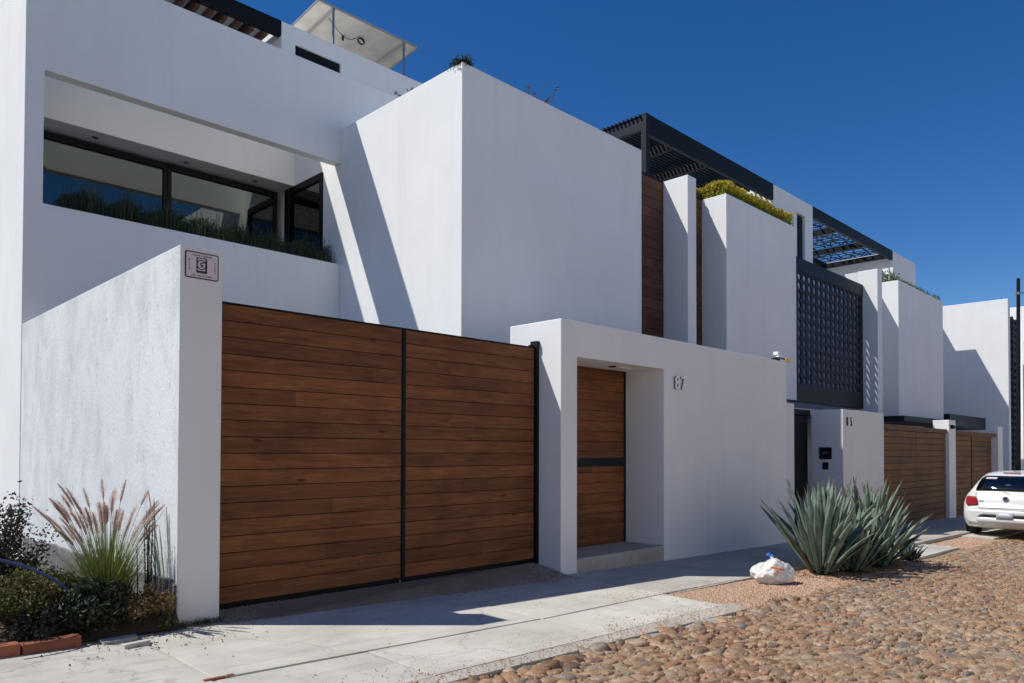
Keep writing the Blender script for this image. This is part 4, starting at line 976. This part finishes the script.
bush('weed', 2.52, 6.60, .12, .16, 600, .03, 'bush_olive', 'small green weed at the bottom of the pillar corner', cat='weed', sticks=6)
def corner_weed():
    t = thing('weed', (2.75, 6.62, g(2.75, 6.6)), 'thin dark weeds along the foot of the pillar front', 'weed'); b = MB()
    for i in range(240):
        x = random.uniform(2.52, 2.9); y = 6.68 - random.random() ** 2 * .10; a_ = random.uniform(0, 6.28); blade(b, (x, y, g(x, y)), (math.cos(a_) * .5, math.sin(a_) * .5, 1), random.uniform(.02, .09), .005, .5, random.random() * .6, 3)
    build('foliage', b, M['bush_olive'], t)
corner_weed()
# fountain grass
fg = thing('fountain_grass', (2.08, 7.12, zb(2.08, 7.12)), 'clump of fountain grass with pink feathery plumes against the white side wall', 'grass plant')
gx0, gy0 = 2.08, 7.12; gz = zb(gx0, gy0); b = MB(); pls = []
for i in range(900):
    a_ = random.uniform(0, 6.28); q = abs(random.gauss(0, .09)); tl = random.uniform(0, .55); L = random.uniform(.40, .78)
    blade(b, (gx0 + q * math.cos(a_), gy0 + q * math.sin(a_), gz), (math.cos(a_) * tl, math.sin(a_) * tl, 1), L, .0075, random.uniform(.2, 1.0), min(1, max(0, random.gauss(.5, .28))), 5)
build('blades', b, M['grass'], fg)
first = None
st = MB(); pm_ = MB()
for i in range(58):
    a_ = random.uniform(0, 6.28); tl = random.uniform(.02, .28); L = random.uniform(.58, .98)
    pts = []; p = Vector((gx0 + .05 * math.cos(a_), gy0 + .05 * math.sin(a_), gz)); d = Vector((math.cos(a_) * tl, math.sin(a_) * tl, 1)).normalized()
    for k in range(8): pts.append(p.copy()); d = (d + Vector((math.cos(a_) * .05, math.sin(a_) * .05, -.008))).normalized(); p = p + d * L / 7
    st.tube(pts, .0022, 4, .8)
    P0 = pts[-1]; PL = random.uniform(.15, .24); pmb = MB(); tb = random.uniform(.25, .85)
    ax = [P0 + d * PL * k / 6 + Vector((math.cos(a_) * .03, math.sin(a_) * .03, -.004)) * (k / 6) ** 2 for k in range(7)]
    pmb.tube(ax, [.004, .009, .010, .009, .007, .005, .002], 5, tb)
    for k in range(230):
        u = random.random() ** .9; i0 = min(5, int(u * 6)); c0 = ax[i0].lerp(ax[i0 + 1], u * 6 - i0); w0 = .033 * math.sin(math.pi * min(1, u * .85 + .12)) + .006
        an = random.uniform(0, 6.28); s1 = d.cross(Vector((0, 0, 1))).normalized(); s2 = s1.cross(d); rdir = s1 * math.cos(an) + s2 * math.sin(an)
        e_ = c0 + rdir * w0 * random.uniform(.6, 1.15) + d * w0 * random.uniform(.5, 1.3); sd_ = d.cross(rdir).normalized() * .0019
        pmb.add([tuple(c0 - sd_), tuple(c0 + sd_), tuple(e_)], [(0, 1, 2)], min(1, max(0, tb + random.uniform(-.2, .4))))
    build('plume', pmb, M['plume'], fg)
build('stalks', st, M['grass'], fg)
def reeds(x, y, n, h, label):
    t = thing('reed_plant', (x, y, zb(x, y)), label, 'plant'); b = MB()
    for i in range(n):
        a_ = random.uniform(0, 6.28); q = random.uniform(0, .09); hh = h * random.uniform(.55, 1); xx = min(2.47, x + q * math.cos(a_)); yy = y + q * math.sin(a_); z = zb(xx, yy)
        lean = random.uniform(-.05, .05); b.tube([(xx, yy, z), (xx + lean * .4, yy, z + hh * .5), (xx + lean, yy + lean * .4, z + hh)], [.006, .0055, .002], 5, random.uniform(0, .35))
        for k in range(9): u = .45 + .055 * k; leaves(b, rng.normal((xx + lean * u, yy, z + hh * u), (.006, .006, .01), (4, 3)), .022, .3, rng.uniform(0, .5, 4), 1.5)
    build('stalks', b, M['bush_dark'], t)
reeds(2.36, 6.95, 9, 1.02, 'slim dark upright stalks beside the fountain grass near the pillar')
reeds(1.42, 7.9, 6, .95, 'few slim dark stalks between the left shrubs and the fountain grass')
# blue hose
b = MB(); pts = []
P_ = [(.80, 6.62, .70), (1.12, 6.64, .66), (1.36, 6.70, .57), (1.56, 6.74, .45), (1.70, 6.74, .32), (1.78, 6.72, .16)]
for i in range(len(P_) - 1):
    for k in range(5): pts.append(Vector(P_[i]).lerp(Vector(P_[i + 1]), k / 5))
pts = [sum((pts[min(max(i + d_, 0), len(pts) - 1)] for d_ in (-2, -1, 0, 1, 2)), Vector()) / 5 for i in range(len(pts))]
b.tube(pts, .0115, 10)
hz = build('garden_hose', b, M['hose'], loc=(1.4, 7.0, .3), smooth=True); tag(hz, 'dark blue garden hose arching over the shrubs at the left edge', 'hose')
# loose slab pieces and debris on the pavement
b = MB(); z_ = g(1.95, 6.2)
b.prism([(1.92, 6.13), (2.12, 6.16), (2.13, 6.22), (1.92, 6.20)], lambda x, y: z_ + .03, .04, .8)
tag(build('broken_slab', b, M['concrete'], loc=(1.95, 6.2, z_), bevel=.006), 'small broken strip of concrete lying on the pavement below the brown bush', 'rubble')
b = MB(); b.prism([(1.84, 6.36), (2.10, 6.38), (2.12, 6.50), (1.84, 6.50)], lambda x, y: g(1.95, 6.4) + .02, .05, .3)
tag(build('broken_slab', b, M['concrete'], loc=(1.8, 6.4, z_), bevel=.006), 'larger shaded chunk of concrete at the foot of the low dark bush', 'rubble')
b = MB()
for i in range(260):
    x = random.gauss(2.25, .35); y = min(6.62, random.gauss(6.35, .22)); 
    leaves(b, np.array([(x, y, g(x, y) + .008)]), random.uniform(.012, .04), .5, [random.random() * .7], .1)
for i in range(110):
    x = random.uniform(-.5, 6.5); y = random.uniform(4.2, 6.4); leaves(b, np.array([(x, y, g(x, y) + .006)]), random.uniform(.006, .022), .6, [random.random() * .8], .1)
tag(build('fallen_leaves', b, M['bush_dry'], loc=(2.2, 6.3, -.08)), 'scattered dry leaf crumbs on the pavement near the pillar', 'leaves', kind='stuff')
b = MB()
for x0, x1, y0 in ((2.05, 2.2, 4.96), (2.21, 2.26, 4.97)): b.prism([(x0, y0), (x1, y0 + .005), (x1, y0 + .03), (x0, y0 + .028)], lambda x, y: g(x, y) + .008, .02, .4)
tag(build('brick_sliver', b, M['brick'], loc=(2.2, 4.97, -.1)), 'sliver of red brick set in the pavement joint at the bottom of the picture', 'brick')

# ================================================================== CAR
CX, CY, CYAW = 20.45, 4.16, R(-3.5); cz0 = g(22, 4.2) + .0
car = thing('parked_car', (CX, CY, cz0), 'white hatchback parked beyond the agaves with its tail towards the viewer', 'car')
car.rotation_euler = (0, math.atan(.017), CYAW); car.scale = (1.09, 1.09, 1.09)
#      x     ztop  wtop  belt  wbelt wmid  wsill zbot
SE = [(.00, .66, .58, .60, .68, .70, .66, .36), (.03, .70, .64, .64, .76, .79, .74, .27), (.10, .93, .62, .72, .79, .84, .79, .23), (.17, 1.01, .63, .86, .80, .86, .82, .21), (.25, 1.16, .60, .93, .81, .865, .83, .20),
      (.39, 1.31, .555, .95, .81, .87, .84, .20), (.53, 1.405, .525, .96, .815, .87, .84, .20), (.72, 1.445, .515, .96, .82, .87, .84, .20), (1.1, 1.475, .52, .95, .83, .87, .84, .20), (1.7, 1.48, .54, .94, .83, .87, .84, .20),
      (2.2, 1.43, .55, .93, .83, .87, .84, .20), (2.55, 1.28, .58, .92, .83, .87, .84, .20), (2.95, 1.02, .66, .92, .81, .865, .84, .20), (3.3, .96, .62, .86, .79, .86, .83, .20), (3.7, .86, .55, .74, .72, .80, .78, .21), (3.86, .72, .48, .62, .64, .70, .68, .25), (3.90, .58, .44, .52, .60, .64, .62, .32)]
def ipol(x):
    for a_, c_ in zip(SE[:-1], SE[1:]):
        if a_[0] <= x <= c_[0] + 1e-9: t_ = (x - a_[0]) / (c_[0] - a_[0]); return [a_[i] + (c_[i] - a_[i]) * t_ for i in range(8)]
    return list(SE[-1])
xsec = sorted(set([s_[0] for s_ in SE] + [.015, .06, .13, .21, .30, .41, .54, .8, .95, 1.25, 1.4, 1.55, 1.85, 2.0, 2.35, 2.7, 2.8, 3.1, 3.5, 3.6, 3.8]))
def section(x, grow=0):
    x_, zt_, wt, zbt, wb, wm, ws, zb_ = ipol(x)
    half = [(0, zb_), (ws * .7, zb_), (ws * .94, zb_ + .015), (ws, zb_ + .07), (wm - .004, zb_ + .20), (wm, (zbt + zb_) * .52), (wm - .005, zbt - .12 if zbt - .12 > zb_ + .25 else (zbt + zb_) * .6), (wb, zbt), (wb - (wb - wt) * .33, zbt + (zt_ - zbt) * .36), (wb - (wb - wt) * .72, zbt + (zt_ - zbt) * .76), (wt, zt_ - .035 * min(1, (zt_ - zbt) / .2)), (wt * .82, zt_ - .012 * min(1, (zt_ - zbt) / .2)), (wt * .45, zt_ + .0), (0, zt_ + .006)]
    return half
S_ = [section(x) for x in xsec]; NH = 14; ring = 2 * NH - 2
V = []
for i, x in enumerate(xsec):
    h_ = S_[i]; bulge = lambda yy: (.055 * (yy / .8) ** 2 if x < .7 else (-.12 * (yy / .8) ** 2 if x > 3.2 else 0))
    full = [(y, z) for y, z in h_] + [(-y, z) for y, z in h_[-2:0:-1]]
    for y, z in full: V.append((x + bulge(y), y, z))
F_body = []; F_glass_rear = []; F_side = []; F_wind = []
for i in range(len(xsec) - 1):
    xm = (xsec[i] + xsec[i + 1]) / 2
    for k in range(ring):
        q = (k + 1) % ring; f_ = (i * ring + k, i * ring + q, (i + 1) * ring + q, (i + 1) * ring + k)
        kk = k if k < NH - 1 else ring - 1 - k          # symmetric index 0..12
        if .20 < xm < .42 and kk >= 9 + 1: F_glass_rear.append(f_)
        elif 2.25 < xm < 2.93 and kk >= 10: F_wind.append(f_)
        elif .52 < xm < 2.5 and kk in (7, 8, 9) and not (1.32 < xm < 1.42): F_side.append(f_)
        else: F_body.append(f_)
F_body += [tuple(range(ring)), tuple(range(len(V) - 1, len(V) - 1 - ring, -1))]
def cpart(nm, V_, F_, m_, parent, smooth=True, sub=0):
    b = MB(); b.add(V_, F_); o = build(nm, b, m_, parent, smooth=smooth, local=True, fix=True)
    if sub: s_ = o.modifiers.new('s', 'SUBSURF'); s_.levels = s_.render_levels = sub
    return o
body = cpart('body', V, F_body, M['car_paint'], car); 
eb = body.modifiers.new('e', 'EDGE_SPLIT'); eb.split_angle = R(32)
cpart('rear_window', V, F_glass_rear, M['plastic_black'], car)
rw = MB()
def rear(y, z, off=0.0):
    """x of the tail surface at width y and height z, on the centre profile"""
    pz = [(s_[1], s_[0]) for s_ in SE[:8]]; x = 0
    for (za, xa), (zb_2, xb) in zip(pz[:-1], pz[1:]):
        if za <= z <= zb_2: x = xa + (xb - xa) * (z - za) / max(1e-6, zb_2 - za)
    if z < .66: x = 0.0
    return x + .055 * (y / .8) ** 2 - off
def patch(nm, m_, pts2, off, parent, th=.006, n=8):
    """panel that follows the tail: outline rows [(z, y0, y1)...]"""
    b = MB(); vs = []; R_ = len(pts2)
    for (z, ya, yb_) in pts2:
        for k in range(n + 1): y = ya + (yb_ - ya) * k / n; vs.append((rear(y, z, off), y, z))
    m0 = len(vs); vs += [(x + th + .012, y, z) for x, y, z in vs]
    fs = [(j * (n + 1) + i, (j + 1) * (n + 1) + i, (j + 1) * (n + 1) + i + 1, j * (n + 1) + i + 1) for j in range(R_ - 1) for i in range(n)]
    per = [(0, i) for i in range(n)] ; idx = lambda j, i: j * (n + 1) + i
    edge_ = [idx(0, i) for i in range(n + 1)] + [idx(j, n) for j in range(1, R_)] + [idx(R_ - 1, i) for i in range(n - 1, -1, -1)] + [idx(j, 0) for j in range(R_ - 2, 0, -1)]
    for a_, c_ in zip(edge_, edge_[1:] + edge_[:1]): fs.append((a_, c_, c_ + m0, a_ + m0))
    b.add(vs, fs); return build(nm, b, m_, parent, smooth=True, local=True, fix=True)
patch('tailgate_glass', M['car_glass'], [(1.03, -.61, .61), (1.10, -.60, .60), (1.20, -.575, .575), (1.30, -.54, .54), (1.36, -.49, .49)], .012, car)
patch('sticker', M['plate'], [(1.285, .24, .46), (1.325, .235, .45)], .016, car, .001)
patch('bumper', M['car_paint'], [(.30, -.66, .66), (.36, -.74, .74), (.45, -.775, .775), (.56, -.78, .78), (.615, -.765, .765)], .035, car, .03, 14)
patch('bumper_vent', M['plastic_black'], [(.455, -.52, .52), (.50, -.47, .47), (.53, -.40, .40)], .041, car, .003, 10)
patch('bumper_valance', M['car_paint'], [(.335, -.50, .50), (.40, -.55, .55), (.45, -.50, .50)], .043, car, .003, 10)
np_ = patch('licence_plate', M['licence'], [(.425, -.17, .15), (.565, -.17, .15)], .052, car, .003, 4)
lp = lettering('lettering', 'UKZ 574 A', .10, (0, 0, 0), M['ink'], np_, .001)
lp.data.transform(Matrix.Translation((rear(0, .5, .052) - .002, -.01, .50)) @ Matrix.Rotation(R(-90), 4, 'Z')) ; lp.location = (0, 0, 0)
for s_ in (-1, 1):
    b = MB(); o_ = [(.70, .56, .74), (.73, .52, .765), (.80, .535, .775), (.87, .575, .765), (.90, .60, .745)]
    patch('tail_light', M['red_lens'], [(z, s_ * (a_ if s_ > 0 else c_), s_ * (c_ if s_ > 0 else a_)) for z, a_, c_ in o_], .022, car, .03, 5)
bd_ = MB(); xb = rear(0, .85, .02); bd_.disc((xb, 0, .865), (-1, 0, .25), .042, .056, .008, 22); emb = build('badge', bd_, M['chrome'], car, local=True)
b = MB(); b.disc((xb + .002, 0, .865), (-1, 0, .25), 0, .043, .003, 18); build('badge_back', b, M['steel'], emb, local=True)
b = MB(); xx = xb - .006
for pts_ in (((.018, .905), (.0, .872), (-.018, .905)), ((.036, .885), (.016, .832), (.0, .862), (-.016, .832), (-.036, .885))): b.tube([(xx, y, z) for y, z in pts_], .0045, 5)
build('badge_mark', b, M['chrome'], emb, local=True)
b = MB(); b.disc((xb + .008, 0, .775), (-1, 0, 0), 0, .012, .008, 12); build('tailgate_lock', b, M['plastic_black'], car, local=True)
b = MB()
for k, y in enumerate((.50, .475, .45, .425)): b.box(rear(y, .80, .014) - .002, rear(y, .80, .012), y - .008, y + .008, .79, .812)
build('lettering', b, M['chrome'], car, local=True)
b = MB(); b.tube([(.06, -.02, 1.045), (.045 + .10, .10, 1.09), (.19, .34, 1.12)], .008, 5); build('wiper', b, M['plastic_black'], car, local=True)
b = MB(); b.tube([(.02, .42, .30), (.30, .42, .30)], .028, 10); build('exhaust_pipe', b, M['silver'], car, local=True)
b = MB(); b.tube([(.75, -.0, 1.455), (.66, -.0, 1.60)], [.006, .003], 5); build('aerial', b, M['plastic_black'], car, local=True)
b = MB(); b.box(.50, .56, -.16, .16, 1.425, 1.44); build('brake_light', b, M['red_lens'], car, local=True)
b = MB()   # seams of the tailgate
for s_ in (-1, 1): b.tube([(rear(s_ * .60, z, .013), s_ * yy, z) for z, yy in ((1.0, .60), (.92, .585), (.80, .535), (.70, .515), (.66, .50))], .004, 4)
b.tube([(rear(y, .66, .013), y, .655) for y in np.linspace(-.5, .5, 9)], .004, 4); build('seam', b, M['plastic_black'], car, local=True)
b = MB(); b.box(.30, 3.6, -.62, .62, .22, .34); build('underbody', b, M['plastic_black'], car, local=True)
for s_ in (-1, 1):
    b = MB(); b.box(2.35, 2.5, s_ * .93 - .09, s_ * .93 + .09, .96, 1.08); build('mirror', b, M['car_paint'], car, local=True, bevel=.03)
    for x in (.72, 3.12):
        b = MB(); b.disc((x, s_ * .872, .31), (0, -s_, 0), 0, .355, .01, 28); build('wheel_arch', b, M['plastic_black'], car, local=True)
        b = MB(); prof = [(.19, .0), (.27, -.01), (.295, .02), (.30, .09), (.295, .16), (.27, .19), (.19, .18)]; seg = 28; vs = []; fs = []
        for k in range(seg):
            an = 2 * math.pi * k / seg
            for r_, yy in prof: vs.append((x + r_ * math.cos(an), s_ * (.885 - yy), .30 + r_ * math.sin(an)))
        n_ = len(prof)
        for k in range(seg):
            for a_ in range(n_ - 1): q = (k + 1) % seg; fs.append((k * n_ + a_, q * n_ + a_, q * n_ + a_ + 1, k * n_ + a_ + 1))
        b.add(vs, fs); wh = build('wheel', b, M['rubber'], car, local=True, smooth=True)
        b = MB(); b.disc((x, s_ * .878, .30), (0, -s_, 0), 0, .195, .02, 24); rm = build('rim', b, M['silver'], wh, local=True)
for s_ in (-1, 1):   # door glass
    pass
cpart('side_window', V, F_side, M['car_glass'], car); cpart('windscreen', V, F_wind, M['car_glass'], car)
b = MB(); b.box(.5, 2.7, -.60, .60, .5, .92); build('interior', b, M['plastic_black'], car, local=True)
b = MB()
for s_ in (-1, 1):
    b.box(.86, .96, s_ * .35 - .22, s_ * .35 + .22, .8, 1.12); b.box(.88, .94, s_ * .35 - .11, s_ * .35 + .11, 1.12, 1.26); b.box(1.9, 2.0, s_ * .35 - .23, s_ * .35 + .23, .8, 1.15); b.box(1.92, 1.98, s_ * .35 - .12, s_ * .35 + .12, 1.15, 1.3)
build('seats', b, M['steel'], car, local=True)
for s_ in (-1, 1):
    b = MB(); b.disc((3.80, s_ * .52, .66), (1, s_ * .4, .3), 0, .10, .05, 16); build('headlight', b, M['chrome'], car, local=True)

# ================================================================== CAMERA AND LIGHT
cam = bpy.data.cameras.new('camera'); co_ = bpy.data.objects.new('camera', cam); link(co_)
cam.sensor_width = 36; cam.lens = 740.17 / 1024 * 36; cam.clip_end = 2000; cam.clip_start = .05
cam.shift_x = -(515.915 - 512) / 1024; cam.shift_y = (437.419 - 341.5) / 1024
a = R(44.892); p = R(1.067); rl = R(.136)
D = Vector((math.cos(a) * math.cos(p), math.sin(a) * math.cos(p), math.sin(p)))
Rt = Vector((math.sin(a), -math.cos(a), 0)); Up = Rt.cross(D)
r2 = Rt * math.cos(rl) - Up * math.sin(rl) * -1; 
r2 = Rt * math.cos(rl) + Up * math.sin(rl); u2 = Up * math.cos(rl) - Rt * math.sin(rl)
mw = Matrix((r2, u2, -D)).transposed().to_4x4(); mw.translation = Vector((0, 0, 1.45)); co_.matrix_world = mw
sc.camera = co_

sd = Vector((-1.30, 1.0, 2.12)).normalized()            # towards the sun
el = math.asin(sd.z); az = math.atan2(sd.x, sd.y)       # azimuth from +Y towards +X
sun = bpy.data.lights.new('sun', 'SUN'); sun.energy = 4.15; sun.angle = R(.53); sun.color = (1, .965, .905)
so = bpy.data.objects.new('sun', sun); link(so); so.rotation_euler = sd.to_track_quat('Z', 'Y').to_euler(); so.location = (0, 0, 30)
w = bpy.data.worlds.new('World'); sc.world = w; w.use_nodes = True
nt = w.node_tree; bg = nt.nodes['Background']; sky = nt.nodes.new('ShaderNodeTexSky'); sky.sky_type = 'NISHITA'; sky.sun_disc = False
sky.sun_elevation = el; sky.sun_rotation = az; sky.altitude = 1900; sky.air_density = 1.0; sky.dust_density = .35; sky.ozone_density = 2.0
hs = nt.nodes.new('ShaderNodeHueSaturation'); hs.inputs['Saturation'].default_value = 1.36; hs.inputs['Hue'].default_value = .508
nt.links.new(sky.outputs[0], hs.inputs['Color']); nt.links.new(hs.outputs[0], bg.inputs[0]); bg.inputs[1].default_value = .099
vs_ = sc.view_settings; vs_.view_transform = 'Standard'; vs_.look = 'None'; vs_.exposure = .16; vs_.gamma = 1; vs_.use_curve_mapping = False
sc.cycles.max_bounces = 8; sc.cycles.diffuse_bounces = 4; sc.cycles.transparent_max_bounces = 12
